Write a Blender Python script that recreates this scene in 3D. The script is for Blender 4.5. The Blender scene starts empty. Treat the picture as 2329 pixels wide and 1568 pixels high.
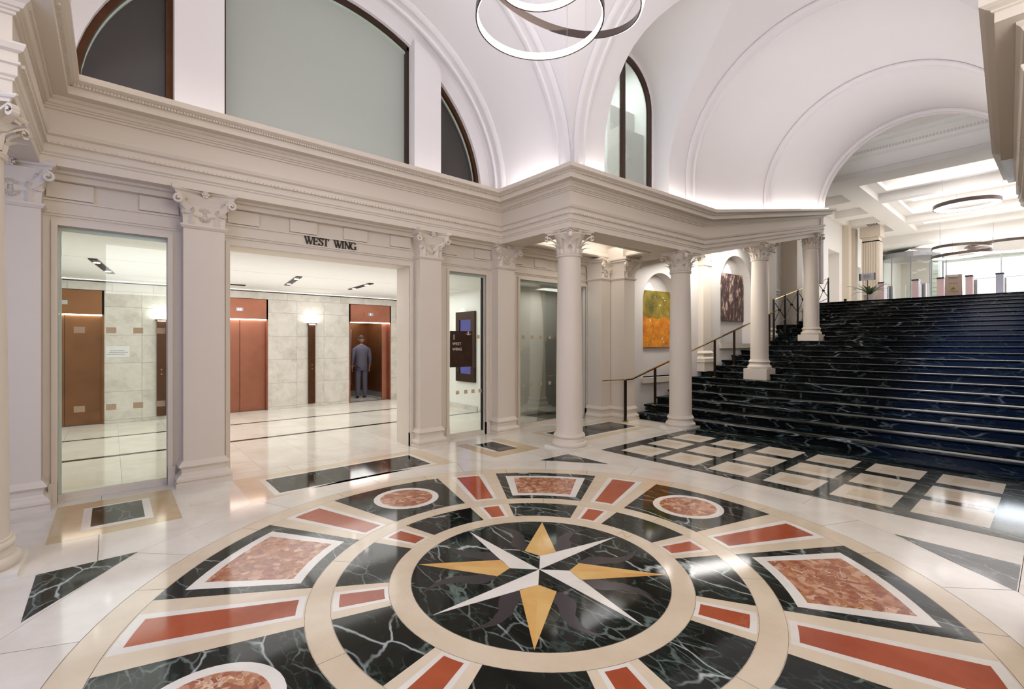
import bpy, bmesh, math, random
from mathutils import Vector, Matrix
from math import sin, cos, pi, sqrt, radians, asin, atan2, hypot
random.seed(7)
SC = bpy.context.scene
COL = SC.collection
# ------------------------------------------------------------------ camera
TH = 0.8628
cam = bpy.data.cameras.new('camera'); camo = bpy.data.objects.new('camera', cam); COL.objects.link(camo)
camo.location = (0, 0, 1.7); camo.rotation_euler = (pi / 2, 0, TH - pi / 2)
cam.sensor_width = 36; cam.lens = 1065 / 2329 * 36; cam.shift_y = -5.3 / 2329
cam.clip_start = 0.05; cam.clip_end = 200
SC.camera = camo
# ------------------------------------------------------------------ world, exposure
w = bpy.data.worlds.new('world'); SC.world = w; w.use_nodes = True
w.node_tree.nodes['Background'].inputs[0].default_value = (0.86, 0.93, 1.0, 1)
w.node_tree.nodes['Background'].inputs[1].default_value = 2.6
vs = SC.view_settings
SC.display_settings.display_device = 'sRGB'
vs.view_transform = 'Standard'; vs.look = 'None'; vs.gamma = 1; vs.use_curve_mapping = False
vs.exposure = 0.0
SC.cycles.use_denoising = True
SC.cycles.max_bounces = 10; SC.cycles.diffuse_bounces = 6; SC.cycles.glossy_bounces = 4
SC.cycles.transparent_max_bounces = 12; SC.cycles.transmission_bounces = 4
SC.cycles.caustics_reflective = False; SC.cycles.caustics_refractive = False
SC.cycles.sample_clamp_indirect = 6.0

def area(name, loc, sx, sy, power, rot=(0, 0, 0), col=(1, .965, .925)):
    l = bpy.data.lights.new(name, 'AREA'); l.shape = 'RECTANGLE'; l.size = sx; l.size_y = sy
    l.energy = power; l.color = col
    o = bpy.data.objects.new(name, l); COL.objects.link(o); o.location = loc; o.rotation_euler = rot
    return o
def spot(name, loc, power, rot=(0, 0, 0), ang=60, col=(1, .95, .88), blend=.6, r=.03):
    l = bpy.data.lights.new(name, 'SPOT'); l.energy = power; l.color = col; l.spot_size = radians(ang); l.spot_blend = blend
    l.shadow_soft_size = r
    o = bpy.data.objects.new(name, l); COL.objects.link(o); o.location = loc; o.rotation_euler = rot
    return o
WARM = (1, .95, .89); NEUT = (1, .97, .945); COOL = (.93, .95, 1)
W1 = (1, .985, 1)
area('hall_uplight', (2.43, 2.52, 4.5), 2.6, 2.2, 90, (pi, 0, 0), W1)  # added upward light at chandelier height, strengthens the cove glow on the vault
area('assumed_west_blue_light', (-4.9, 2.5, 2.1), 3.6, 4.4, 105, (0, radians(-90), 0), (.06, .27, 1))  # assumed blue light behind the camera, colours the stair risers; no window there
area('west_arm_fill', (-2.6, 2.5, 4.0), 3.6, 2.0, 84, (0, radians(-78), 0), W1)  # added fill behind the camera to brighten walls and floor
area('south_arm_fill', (2.4, -1.4, 3.6), 5.0, 1.4, 130, (radians(98), 0, 0), W1)  # invented fill out of view, lightens the screen wall and frieze
area('lobby_light_a', (0.4, 10.6, 2.96), 5, 2.4, 60, col=(1, .99, .985))
area('lobby_light_b', (4.8, 10.6, 2.96), 3.6, 2.4, 50, col=(1, .99, .985))
area('lobby_light_c', (1.5, 8.1, 2.96), 7, 1.0, 30, col=(1, .99, .985))
area('lobby_ceiling_fill', (2.5, 10.0, 1.9), 7, 4, 55, (pi, 0, 0), (1, .99, .98))  # added upward fill in mid-air, brightens the lobby ceiling; no fitting there
area('aisle_coffer_light', (7.2, 6.0, 3.86), 2.2, .75, 12, col=(1, .97, .94))
area('stair_uplight', (11.6, 2.45, 5.0), 6.0, 1.6, 34, (pi, 0, 0), W1)  # added upward light in mid-air to brighten the stair vault, not a fitting
area('upper_hall_light', (24, 1.5, 6.7), 8, 5, 100, col=(.96, .93, 1))
area('upper_hall_uplight', (24, 1.5, 4.9), 8, 5, 55, (pi, 0, 0), (.95, .92, 1))
area('rotunda_light', (33.2, 1.6, 6.4), 5, 5, 120, (pi, 0, 0), W1)
area('arch_bay_light', (16.8, 1.5, 7.0), 1.4, 6, 9, (pi, 0, 0), W1)
area('entrance_daylight', (33.6, 1.0, 4.9), 7, 3, 300, (0, radians(-90), pi), (.8, .9, 1))
area('side_room_light', (7.8, 6.6, 8.3), 2.5, 2.0, 220, col=(.9, .96, 1))

# ------------------------------------------------------------------ materials
def s2l(c):
    return tuple(((v / 255) / 12.92 if v / 255 <= .04045 else ((v / 255 + .055) / 1.055) ** 2.4) for v in c)
def newmat(name):
    m = bpy.data.materials.new(name); m.use_nodes = True
    nt = m.node_tree; return m, nt, nt.nodes['Principled BSDF']
def N(nt, t, **kw):
    n = nt.nodes.new(t)
    for k, v in kw.items(): setattr(n, k, v)
    return n
def coords(nt, rnd=True):
    g = N(nt, 'ShaderNodeNewGeometry')
    if not rnd: return g.outputs['Position']
    oi = N(nt, 'ShaderNodeObjectInfo'); mul = N(nt, 'ShaderNodeMath', operation='MULTIPLY'); mul.inputs[1].default_value = 37.0
    nt.links.new(oi.outputs['Random'], mul.inputs[0])
    add = N(nt, 'ShaderNodeVectorMath', operation='ADD')
    nt.links.new(g.outputs['Position'], add.inputs[0]); nt.links.new(mul.outputs[0], add.inputs[1])
    return add.outputs[0]
def ramp(nt, src, stops):
    r = N(nt, 'ShaderNodeValToRGB'); cr = r.color_ramp
    while len(cr.elements) < len(stops): cr.elements.new(0.5)
    for e, (p, c) in zip(cr.elements, stops):
        e.position = p; e.color = (*c, 1) if len(c) == 3 else c
    nt.links.new(src, r.inputs[0]); return r.outputs[0]
def mix(nt, fac, a, b, mode='MIX'):
    n = N(nt, 'ShaderNodeMixRGB', blend_type=mode)
    for i, v in ((0, fac), (1, a), (2, b)):
        if hasattr(v, 'links') or hasattr(v, 'is_linked'): nt.links.new(v, n.inputs[i])
        elif i == 0: n.inputs[0].default_value = v
        else: n.inputs[i].default_value = (*v, 1)
    return n.outputs[0]
def noise(nt, vec, scale, detail=5, rough=.55, dist=0, out=0):
    n = N(nt, 'ShaderNodeTexNoise'); n.inputs['Scale'].default_value = scale; n.inputs['Detail'].default_value = detail
    n.inputs['Roughness'].default_value = rough; n.inputs['Distortion'].default_value = dist
    nt.links.new(vec, n.inputs['Vector']); return n.outputs[out]
def distort(nt, vec, scale, amt):
    c = noise(nt, vec, scale, 4, out=1)
    s = N(nt, 'ShaderNodeVectorMath', operation='SUBTRACT'); nt.links.new(c, s.inputs[0]); s.inputs[1].default_value = (.5, .5, .5)
    m = N(nt, 'ShaderNodeVectorMath', operation='SCALE'); nt.links.new(s.outputs[0], m.inputs[0]); m.inputs['Scale'].default_value = amt
    a = N(nt, 'ShaderNodeVectorMath', operation='ADD'); nt.links.new(vec, a.inputs[0]); nt.links.new(m.outputs[0], a.inputs[1])
    return a.outputs[0]
def veins(nt, vec, scale, width, seedscale, thr=.5):
    nz = noise(nt, vec, scale, 2.0, .4, .35)
    a = N(nt, 'ShaderNodeMath', operation='SUBTRACT'); nt.links.new(nz, a.inputs[0]); a.inputs[1].default_value = .5
    b = N(nt, 'ShaderNodeMath', operation='ABSOLUTE'); nt.links.new(a.outputs[0], b.inputs[0])
    r = ramp(nt, b.outputs[0], [(0, (1, 1, 1)), (width * .45, (0, 0, 0))])
    gate = ramp(nt, noise(nt, vec, seedscale, 3), [(thr - .06, (0, 0, 0)), (thr + .12, (1, 1, 1))])
    return mix(nt, 1.0, r, gate, 'MULTIPLY')
def cracks(nt, vec, scale, width, seedscale, thr=.5, dis=(3, .12)):
    vec = distort(nt, vec, *dis)
    v = N(nt, 'ShaderNodeTexVoronoi', feature='DISTANCE_TO_EDGE'); v.inputs['Scale'].default_value = scale
    v.inputs['Randomness'].default_value = 1
    nt.links.new(vec, v.inputs['Vector'])
    r = ramp(nt, v.outputs['Distance'], [(0, (1, 1, 1)), (width * .35, (.8, .8, .8)), (width, (0, 0, 0))])
    gate = ramp(nt, noise(nt, vec, seedscale, 3, .6), [(thr - .03, (0, 0, 0)), (thr + .09, (1, 1, 1))])
    return mix(nt, 1.0, r, gate, 'MULTIPLY')
def plain(name, rgb, rough=.5, metal=0, var=.04, nscale=3, emit=None, es=1, spec=.5):
    m, nt, p = newmat(name)
    base = s2l(rgb); dark = tuple(c * (1 - var * 2.2) for c in base)
    c = ramp(nt, noise(nt, coords(nt, False), nscale, 3), [(.3, dark), (.7, base)])
    nt.links.new(c, p.inputs['Base Color']); p.inputs['Roughness'].default_value = rough; p.inputs['Metallic'].default_value = metal
    p.inputs['Specular IOR Level'].default_value = spec
    if emit:
        p.inputs['Emission Color'].default_value = (*s2l(emit), 1); p.inputs['Emission Strength'].default_value = es
    return m
def black_marble(name, base=(6, 9, 9), cloud=(22, 38, 33), vein=(200, 210, 205), vs_=1.5, rough=.07, gate=.5, flat=False):
    m, nt, p = newmat(name); v = coords(nt)
    mp = N(nt, 'ShaderNodeMapping'); mp.inputs['Rotation'].default_value = (.5, .3, .7); mp.inputs['Scale'].default_value = (1, .45, 1.2); nt.links.new(v, mp.inputs[0]); v = mp.outputs[0]
    d = distort(nt, v, 2.0, .28); d2 = distort(nt, v, 6, .12)
    cl = noise(nt, d, 5, 8, .7)
    c = ramp(nt, cl, [(.38, s2l(base)), (.62, s2l(tuple((a + b) / 2 for a, b in zip(base, cloud)))), (.78, s2l(cloud))])
    v1 = cracks(nt, v, vs_ * 1.5, .016, 1.9, gate, (2.4, .22)); v2 = cracks(nt, v, vs_ * 4.2, .036, 3.2, gate - .03, (7, .09)); v3 = cracks(nt, v, vs_ * 11, .07, 4.5, gate - .02, (14, .05))
    c = mix(nt, mix(nt, .18, (0, 0, 0), v3), c, s2l((110, 140, 128)))
    c = mix(nt, mix(nt, .34, (0, 0, 0), v2), c, s2l((160, 178, 170)))
    c = mix(nt, mix(nt, .72, (0, 0, 0), v1), c, s2l(vein))
    nt.links.new(c, p.inputs['Base Color']); p.inputs['Roughness'].default_value = rough; p.inputs['Specular IOR Level'].default_value = .19 if 'stair' in name else .25
    return m
def pale_marble(name, base, dark, vein, vs_=.9, rough=.09, gate=.55, vw=.006, vamt=.5):
    m, nt, p = newmat(name); v = coords(nt); d = distort(nt, v, 1.6, .5)
    c = ramp(nt, noise(nt, d, 1.6, 6, .6), [(.32, s2l(dark)), (.62, s2l(base))])
    v1 = veins(nt, d, vs_, vw, 1.1, gate)
    f = mix(nt, vamt, (0, 0, 0), v1)
    c = mix(nt, f, c, s2l(vein))
    nt.links.new(c, p.inputs['Base Color']); p.inputs['Roughness'].default_value = rough; p.inputs['Specular IOR Level'].default_value = .3
    return m
def breccia(name):
    m, nt, p = newmat(name); v = coords(nt); d = distort(nt, v, 7, .16)
    vo = N(nt, 'ShaderNodeTexVoronoi'); vo.inputs['Scale'].default_value = 19; nt.links.new(d, vo.inputs['Vector'])
    sep = N(nt, 'ShaderNodeSeparateColor'); nt.links.new(vo.outputs['Color'], sep.inputs[0])
    c = ramp(nt, sep.outputs[0], [(0, s2l((128, 62, 42))), (.35, s2l((160, 88, 62))), (.62, s2l((176, 118, 70))), (.8, s2l((196, 138, 112))), (1, s2l((222, 190, 158)))])
    c2 = ramp(nt, noise(nt, d, 22, 5, .7), [(.35, s2l((112, 50, 32))), (.6, s2l((190, 140, 108)))])
    c = mix(nt, .35, c, c2)
    c = mix(nt, veins(nt, d, 9, .05, 3, .52), c, s2l((226, 200, 172)))
    nt.links.new(c, p.inputs['Base Color']); p.inputs['Roughness'].default_value = .13; p.inputs['Specular IOR Level'].default_value = .3
    return m
def emis(name, rgb, s):
    m, nt, p = newmat(name); nt.nodes.remove(p)
    e = N(nt, 'ShaderNodeEmission'); e.inputs[0].default_value = (*s2l(rgb), 1); e.inputs[1].default_value = s
    nt.links.new(e.outputs[0], nt.nodes['Material Output'].inputs[0]); return m
def glassm(name, tint=(.93, .97, .95), refl=.06, rough=.0):
    m, nt, p = newmat(name); nt.nodes.remove(p)
    t = N(nt, 'ShaderNodeBsdfTransparent'); t.inputs[0].default_value = (*tint, 1)
    g = N(nt, 'ShaderNodeBsdfGlossy'); g.inputs['Roughness'].default_value = rough
    lw = N(nt, 'ShaderNodeLayerWeight'); lw.inputs[0].default_value = refl * 5
    mm = N(nt, 'ShaderNodeMath', operation='MULTIPLY'); nt.links.new(lw.outputs['Fresnel'], mm.inputs[0]); mm.inputs[1].default_value = .8
    x = N(nt, 'ShaderNodeMixShader'); nt.links.new(mm.outputs[0], x.inputs[0])
    nt.links.new(t.outputs[0], x.inputs[1]); nt.links.new(g.outputs[0], x.inputs[2])
    nt.links.new(x.outputs[0], nt.nodes['Material Output'].inputs[0]); return m

M = {}
M['paint'] = plain('cream_paint', (218, 207, 191), .55, var=.012, nscale=.8)
M['vault'] = plain('vault_plaster', (226, 222, 222), .8, var=.01, nscale=.7, spec=.2)
M['plaster'] = plain('grey_plaster', (216, 210, 204), .7, var=.015, spec=.2)
M['white'] = plain('white_plaster', (236, 234, 230), .7, var=.01, spec=.2)
M['black'] = black_marble('black_marble')
M['stair'] = black_marble('stair_marble', (5, 7, 10), (16, 23, 27), (170, 182, 184), .8, .12, .53)
M['slate'] = plain('slate_inlay', (52, 46, 52), .18, var=.1, nscale=20)
M['cream'] = pale_marble('cream_marble', (218, 203, 178), (204, 186, 158), (176, 150, 116), 2.2, vamt=.35)
M['tan'] = pale_marble('tan_marble', (206, 186, 152), (190, 166, 130), (160, 130, 96), 1.6)
M['field'] = pale_marble('white_field_marble', (226, 220, 208), (210, 202, 188), (150, 140, 124), .8)
M['border'] = pale_marble('white_border_marble', (230, 226, 217), (216, 210, 198), (190, 184, 170), 1.2)
M['lobbyfloor'] = pale_marble('lobby_marble', (228, 224, 214), (214, 207, 194), (184, 176, 160), .9)
M['red'] = pale_marble('red_marble', (172, 84, 50), (150, 66, 36), (214, 150, 112), 2.4, vw=.010, gate=.58)
M['yellow'] = pale_marble('yellow_marble', (218, 182, 116), (204, 150, 78), (190, 130, 60), 3, vamt=.4)
M['breccia'] = breccia('breccia_marble')
M['joint'] = plain('dark_joint', (84, 74, 62), .7)
M['cell'] = pale_marble('pale_cell_marble', (226, 216, 198), (214, 202, 180), (190, 176, 150), 1.2)
M['bronze'] = plain('bronze_metal', (92, 60, 38), .38, .75, .12, 6)
M['darkbronze'] = plain('dark_bronze_frame', (66, 44, 34), .4, .5, .06)
M['copper'] = plain('copper_door_metal', (170, 112, 90), .34, .8, .08, 2.5)
M['copper_dark'] = plain('aged_copper_metal', (140, 96, 62), .34, .8, .12, 2.5)
M['brass'] = plain('polished_brass', (205, 172, 112), .22, 1.0, .04)
M['post'] = plain('dark_bronze_post', (62, 48, 38), .35, .8, .1)
M['steel'] = plain('brushed_steel', (170, 170, 174), .3, .9, .04)
M['darkmetal'] = plain('dark_metal', (34, 32, 34), .4, .5, .05)
M['ring'] = plain('ring_bronze', (92, 80, 74), .35, .7, .05)
M['led'] = emis('led_light', (255, 250, 250), 9)
M['cove'] = emis('cove_led', (255, 248, 246), 24)
M['cove_dim'] = emis('cove_led_dim', (255, 248, 246), 8)
M['coffer_light'] = emis('coffer_light', (255, 248, 245), 1.7)
M['panel_light'] = emis('panel_light', (255, 248, 245), 3.2)
M['lamp'] = emis('lamp_light', (255, 244, 232), 18)
M['glass'] = glassm('clear_glass', (.95, .985, .965))
M['greenglass'] = plain('frosted_green_glass', (170, 176, 168), .35, var=.02, nscale=.5)
M['darkglass'] = plain('dark_smoked_glass', (64, 60, 58), .16, var=.12, nscale=.9)
M['glassedge'] = plain('glass_edge_strip', (190, 204, 190), .2)
def frostm():
    m, nt, p = newmat('frosted_square'); p.inputs['Base Color'].default_value = (*s2l((214, 196, 166)), 1)
    t = N(nt, 'ShaderNodeBsdfTransparent'); t.inputs[0].default_value = (*s2l((236, 214, 178)), 1)
    x = N(nt, 'ShaderNodeMixShader'); x.inputs[0].default_value = .45
    nt.links.new(p.outputs[0], x.inputs[1]); nt.links.new(t.outputs[0], x.inputs[2]); nt.links.new(x.outputs[0], nt.nodes['Material Output'].inputs[0]); return m
M['frost'] = frostm()
M['paper'] = plain('white_paper', (226, 226, 228), .7)
M['ink'] = plain('grey_ink', (96, 96, 98), .8)
M['signbrown'] = plain('brown_sign_board', (66, 46, 34), .3, .2, .15, 8)
M['signtext'] = plain('ivory_lettering', (236, 226, 206), .5)
M['letter'] = plain('dark_bronze_lettering', (38, 24, 16), .4, .3)
M['screen'] = emis('screen_glow', (104, 100, 160), .9)
M['display'] = emis('display_glow', (220, 228, 255), 3)
M['yellowsign'] = plain('warning_yellow', (226, 204, 40), .5)
M['signplastic'] = plain('beige_plastic', (205, 180, 160), .5)
M['gate'] = plain('mauve_gate_metal', (176, 152, 154), .5, .2)
M['leaf'] = plain('palm_leaf', (64, 84, 58), .5, var=.2)
M['pot'] = plain('grey_pot', (150, 142, 142), .5)
M['skin'] = plain('skin', (168, 122, 96), .6)
M['hair'] = plain('dark_hair', (34, 28, 26), .7)
M['suit'] = plain('grey_suit', (92, 90, 108), .8)
M['uniform'] = plain('dark_uniform', (24, 25, 32), .8)
M['shoe'] = plain('black_leather', (16, 14, 14), .3)
M['shirt'] = plain('white_shirt', (225, 225, 230), .7)

def travertine():
    m, nt, p = newmat('pale_travertine'); v = coords(nt); d = distort(nt, v, 2.5, .3)
    c = ramp(nt, noise(nt, d, 3.2, 8, .72), [(.30, s2l((184, 180, 170))), (.5, s2l((208, 204, 196))), (.66, s2l((218, 214, 208)))])
    nt.links.new(c, p.inputs['Base Color']); p.inputs['Roughness'].default_value = .3; return m
M['trav'] = travertine()
def painting1():
    m, nt, p = newmat('golden_abstract_canvas'); g = coords(nt, False)
    tc = N(nt, 'ShaderNodeTexCoord'); sp = N(nt, 'ShaderNodeSeparateXYZ'); nt.links.new(tc.outputs['Generated'], sp.inputs[0])
    d = distort(nt, g, 5, .12); sx = N(nt, 'ShaderNodeSeparateXYZ'); nt.links.new(d, sx.inputs[0])
    n = noise(nt, g, 3.0, 6, .6)
    top = ramp(nt, n, [(.3, s2l((70, 66, 22))), (.5, s2l((128, 112, 34))), (.68, s2l((168, 146, 60)))])
    low = ramp(nt, noise(nt, g, 4, 6, .7), [(.35, s2l((176, 92, 14))), (.6, s2l((226, 146, 34)))])
    nn = noise(nt, g, 4, 3); ad = N(nt, 'ShaderNodeMath', operation='MULTIPLY_ADD'); nt.links.new(nn, ad.inputs[0]); ad.inputs[1].default_value = .18
    nt.links.new(sp.outputs['Z'], ad.inputs[2])
    f = ramp(nt, ad.outputs[0], [(.60, (0, 0, 0)), (.63, (1, 1, 1))])
    c = mix(nt, f, low, top)
    dk = veins(nt, distort(nt, g, 9, .2), 4.5, .05, 4, .5)
    c = mix(nt, mix(nt, .6, (0, 0, 0), dk), c, s2l((40, 34, 14)))
    wh = ramp(nt, noise(nt, g, 6.5, 2), [(.68, (0, 0, 0)), (.7, (1, 1, 1))])
    c = mix(nt, wh, c, s2l((216, 210, 170)))
    nt.links.new(c, p.inputs['Base Color']); p.inputs['Roughness'].default_value = .4; return m
def painting2():
    m, nt, p = newmat('dark_figure_abstract_canvas'); g = coords(nt, False)
    mp = N(nt, 'ShaderNodeMapping'); mp.inputs['Scale'].default_value = (1, 1, .45); nt.links.new(g, mp.inputs[0])
    d = distort(nt, mp.outputs[0], 6, .2)
    c = ramp(nt, noise(nt, d, 7, 6, .7), [(.40, s2l((52, 32, 30))), (.52, s2l((96, 70, 66))), (.58, s2l((176, 142, 124))), (.63, s2l((222, 208, 196))), (.7, s2l((150, 96, 62)))])
    nt.links.new(c, p.inputs['Base Color']); p.inputs['Roughness'].default_value = .5; return m
M['art1'] = painting1(); M['art2'] = painting2()

# ------------------------------------------------------------------ mesh helpers
class MB:
    def __init__(s, tf=None): s.v = []; s.f = []; s.tf = tf
    def add(s, vs, fs):
        b = len(s.v)
        if s.tf: vs = [s.tf(*p) for p in vs]
        s.v += [tuple(p) for p in vs]; s.f += [tuple(b + i for i in f) for f in fs]; return s
    def box(s, x0, y0, z0, x1, y1, z1):
        return s.add([(x0, y0, z0), (x1, y0, z0), (x1, y1, z0), (x0, y1, z0), (x0, y0, z1), (x1, y0, z1), (x1, y1, z1), (x0, y1, z1)],
                     [(0, 3, 2, 1), (4, 5, 6, 7), (0, 1, 5, 4), (1, 2, 6, 5), (2, 3, 7, 6), (3, 0, 4, 7)])
    def obox(s, c, ax, ay, az):       # oriented box: centre and three half-axis vectors
        c = Vector(c); ax = Vector(ax); ay = Vector(ay); az = Vector(az); P = []
        for k in (-1, 1):
            for a, b in ((-1, -1), (1, -1), (1, 1), (-1, 1)): P.append(c + ax * a + ay * b + az * k)
        return s.add(P, [(0, 3, 2, 1), (4, 5, 6, 7), (0, 1, 5, 4), (1, 2, 6, 5), (2, 3, 7, 6), (3, 0, 4, 7)])
    def extr(s, poly, f0, f1):        # poly of 2-D points, f0/f1 map (a,b) to 3-D
        n = len(poly); vs = [f0(*p) for p in poly] + [f1(*p) for p in poly]
        fs = [tuple(range(n))[::-1], tuple(range(n, 2 * n))] + [(i, (i + 1) % n, n + (i + 1) % n, n + i) for i in range(n)]
        return s.add(vs, fs)
    def prism(s, poly, z0, z1): return s.extr(poly, lambda a, b: (a, b, z0), lambda a, b: (a, b, z1))
    def prismY(s, poly, y0, y1): return s.extr(poly, lambda a, b: (a, y1, b), lambda a, b: (a, y0, b))
    def prismX(s, poly, x0, x1): return s.extr(poly, lambda a, b: (x0, a, b), lambda a, b: (x1, a, b))
    def grid(s, rows, wrap=False):
        n = len(rows[0]); vs = [p for r in rows for p in r]; fs = []
        for i in range(len(rows) - 1):
            for j in range(n if wrap else n - 1):
                j2 = (j + 1) % n; fs.append((i * n + j, i * n + j2, (i + 1) * n + j2, (i + 1) * n + j))
        return s.add(vs, fs)
    def lathe(s, prof, cx=0, cy=0, n=32, cap=True):
        rows = [[(cx + r * cos(2 * pi * k / n), cy + r * sin(2 * pi * k / n), z) for k in range(n)] for r, z in prof]
        s.grid(rows, True)
        if cap:
            b = len(s.v) - n * len(prof); s.f.append(tuple(b + k for k in range(n))[::-1]); s.f.append(tuple(b + n * (len(prof) - 1) + k for k in range(n)))
        return s
    def tube(s, pts, r, n=8, closed=False, rs=None):
        pts = [Vector(p) for p in pts]; rows = []; m = len(pts); up = None
        for i, p in enumerate(pts):
            a = pts[(i - 1) % m] if (closed or i > 0) else p; b = pts[(i + 1) % m] if (closed or i < m - 1) else p
            t = (b - a).normalized()
            if up is None: up = Vector((0, 0, 1)) if abs(t.z) < .9 else Vector((1, 0, 0))
            x = t.cross(up)
            if x.length < 1e-4: x = t.orthogonal()
            x.normalize(); y = x.cross(t).normalized(); up = y
            rr = rs[i] if rs else r
            rows.append([p + (x * cos(2 * pi * k / n) + y * sin(2 * pi * k / n)) * rr for k in range(n)])
        if closed: rows.append(rows[0])
        s.grid(rows, True)
        if not closed:
            b = len(s.v) - n * len(rows); s.f.append(tuple(b + k for k in range(n))[::-1]); s.f.append(tuple(b + n * (len(rows) - 1) + k for k in range(n)))
        return s
    def sweep(s, path, prof, close=True, caps=True):
        """path: (x,y,dz,scale); prof: (p,z) with p measured to the right of the path; mitred in plan"""
        rows = []; m = len(path)
        for i, (x, y, dz, sc) in enumerate(path):
            def nrm(a, b):
                d = Vector((b[0] - a[0], b[1] - a[1])).normalized(); return Vector((d.y, -d.x))
            ns = []
            if i > 0: ns.append(nrm(path[i - 1], path[i]))
            if i < m - 1: ns.append(nrm(path[i], path[i + 1]))
            if len(ns) == 2:
                h = (ns[0] + ns[1]).normalized(); k = 1 / max(.3, h.dot(ns[0])); v = h * k
            else: v = ns[0]
            rows.append([(x + v.x * p * sc, y + v.y * p * sc, dz + z * sc) for p, z in prof])
        n = len(prof); s.grid(rows, close)
        if caps and close:
            b = len(s.v) - n * m; s.f.append(tuple(b + k for k in range(n))[::-1]); s.f.append(tuple(b + n * (m - 1) + k for k in range(n)))
        return s
    def build(s, name, mat, parent=None, smooth=False, angle=40, kind=None, fixn=True, recentre=True, props=None):
        me = bpy.data.meshes.new(name); off = Vector((0, 0, 0))
        if parent is not None: off = Vector(parent.get('_o', (0, 0, 0)))
        elif recentre and s.v:
            xs = [p[0] for p in s.v]; ys = [p[1] for p in s.v]; zs = [p[2] for p in s.v]
            off = Vector(((min(xs) + max(xs)) / 2, (min(ys) + max(ys)) / 2, min(zs)))
        me.from_pydata([(p[0] - off.x, p[1] - off.y, p[2] - off.z) for p in s.v], [], s.f)
        if fixn:
            bm = bmesh.new(); bm.from_mesh(me); bmesh.ops.recalc_face_normals(bm, faces=bm.faces); bm.to_mesh(me); bm.free()
        if smooth:
            me.shade_smooth()
            try: me.set_sharp_from_angle(angle=radians(angle))
            except Exception: pass
        me.materials.append(M[mat] if isinstance(mat, str) else mat)
        o = bpy.data.objects.new(name, me); COL.objects.link(o)
        if parent is not None: o.parent = parent
        else: o.location = off
        o['_o'] = tuple(off)
        if kind: o['kind'] = kind
        if props: tag(o, *props)
        return o
def tag(o, label=None, cat=None, group=None, kind=None):
    if label: o['label'] = label
    if cat: o['category'] = cat
    if group: o['group'] = group
    if kind: o['kind'] = kind
    return o
def thing(name, label, cat, loc=(0, 0, 0), group=None, rot=0):
    o = bpy.data.objects.new(name, None); COL.objects.link(o); o.location = loc; o.empty_display_size = .1
    o.rotation_euler = (0, 0, rot); o['_o'] = tuple(loc); return tag(o, label, cat, group)
def kids(o): return [c for c in bpy.data.objects if c.parent == o]
def copy_tree(o, parent=None):
    c = o.copy(); COL.objects.link(c)
    if parent: c.parent = parent; c.matrix_parent_inverse = o.matrix_parent_inverse
    for k in kids(o): copy_tree(k, c)
    return c
def arc(cx, cy, r, a0, a1, n): return [(cx + r * cos(radians(a0 + (a1 - a0) * i / n)), cy + r * sin(radians(a0 + (a1 - a0) * i / n))) for i in range(n + 1)]

# ================================================================== FLOOR
fl = MB().box(-5, -4, -.06, 8.9, 6.9, -.006).build('floor', 'joint', kind='structure', recentre=False)
LZ = 0.0007
def piece(name, poly, mat, lvl, parent=None, bottom=-.005):
    return MB().prism(poly, bottom, LZ * lvl).build(name, mat, parent or fl)
def rect(x0, y0, x1, y1): return [(x0, y0), (x1, y0), (x1, y1), (x0, y1)]
# pale field slabs on a loose grid
ys = [-4, -2.6, -1.2, .18, 1.75, 3.3, 4.86, 6.9]
for j in range(len(ys) - 1):
    x = -5 + (.4 if j % 2 else 0)
    xs = [-5]
    while x < 8.9:
        x += [1.62, 1.9, 1.4][(len(xs) + j) % 3]; xs.append(min(x, 8.9))
    for i in range(len(xs) - 1):
        if xs[i + 1] - xs[i] < .1: continue
        piece('marble_slab', rect(xs[i] + .002, ys[j] + .002, xs[i + 1] - .002, ys[j + 1] - .002), 'field', 0)
CX, CY, A0 = 2.424, 2.519, -.6
def P(r, a): return (CX + r * cos(radians(a + A0)), CY + r * sin(radians(a + A0)))
def sector(r0, r1, a0, a1, n=None):
    n = n or max(4, int(abs(a1 - a0) / 3)); st = (a1 - a0) / n
    return [P(r1, a0 + st * i) for i in range(n + 1)] + [P(r0, a1 - st * i) for i in range(n + 1)]
def circ(c, r, n=40): return [(c[0] + r * cos(2 * pi * i / n), c[1] + r * sin(2 * pi * i / n)) for i in range(n)]
g = .0022
piece('joint_disc', [P(3.259, 22.5 * k) for k in range(16)], 'joint', 1)
for k in range(16):
    a = 22.5 * k; e = degs = math.degrees(g / 3)
    poly = [P(3.255, a + e), P(3.255, a + 22.5 - e)] + [P(2.785, a + 22.5 - e - (22.5 - 2 * e) * i / 8) for i in range(9)]
    piece('ring_slab', poly, 'field', 2)
for k in range(16):
    a = 22.5 * k + 11; e = .045
    piece('outer_band', sector(2.6, 2.781, a + e, a + 22.5 - e, 8), 'cream', 2)
piece('belt_joint', circ((CX, CY), 2.598, 96), 'joint', 2)
for k in range(16):      # cream backing of the outer belt, cut on the radii
    a = 22.5 * k + 11.25; e = .05
    piece('belt_slab', sector(1.602, 2.596, a + e, a + 22.5 - e, 8), 'cream', 3)
for k in range(8):
    piece('inner_band', sector(1.452, 1.6, 45 * k + .06, 45 * k + 44.94, 14), 'cream', 3)
for k in range(8):
    piece('inner_belt_slab', sector(1.087, 1.45, 45 * k + 22.5 + .06, 45 * k + 67.44, 14), 'cream', 3)
piece('centre_band', circ((CX, CY), 1.085, 80), 'cream', 4)
piece('joint_ring', circ((CX, CY), .935, 80), 'joint', 5)
piece('centre_disc', circ((CX, CY), .931, 80), 'black', 6)
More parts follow.
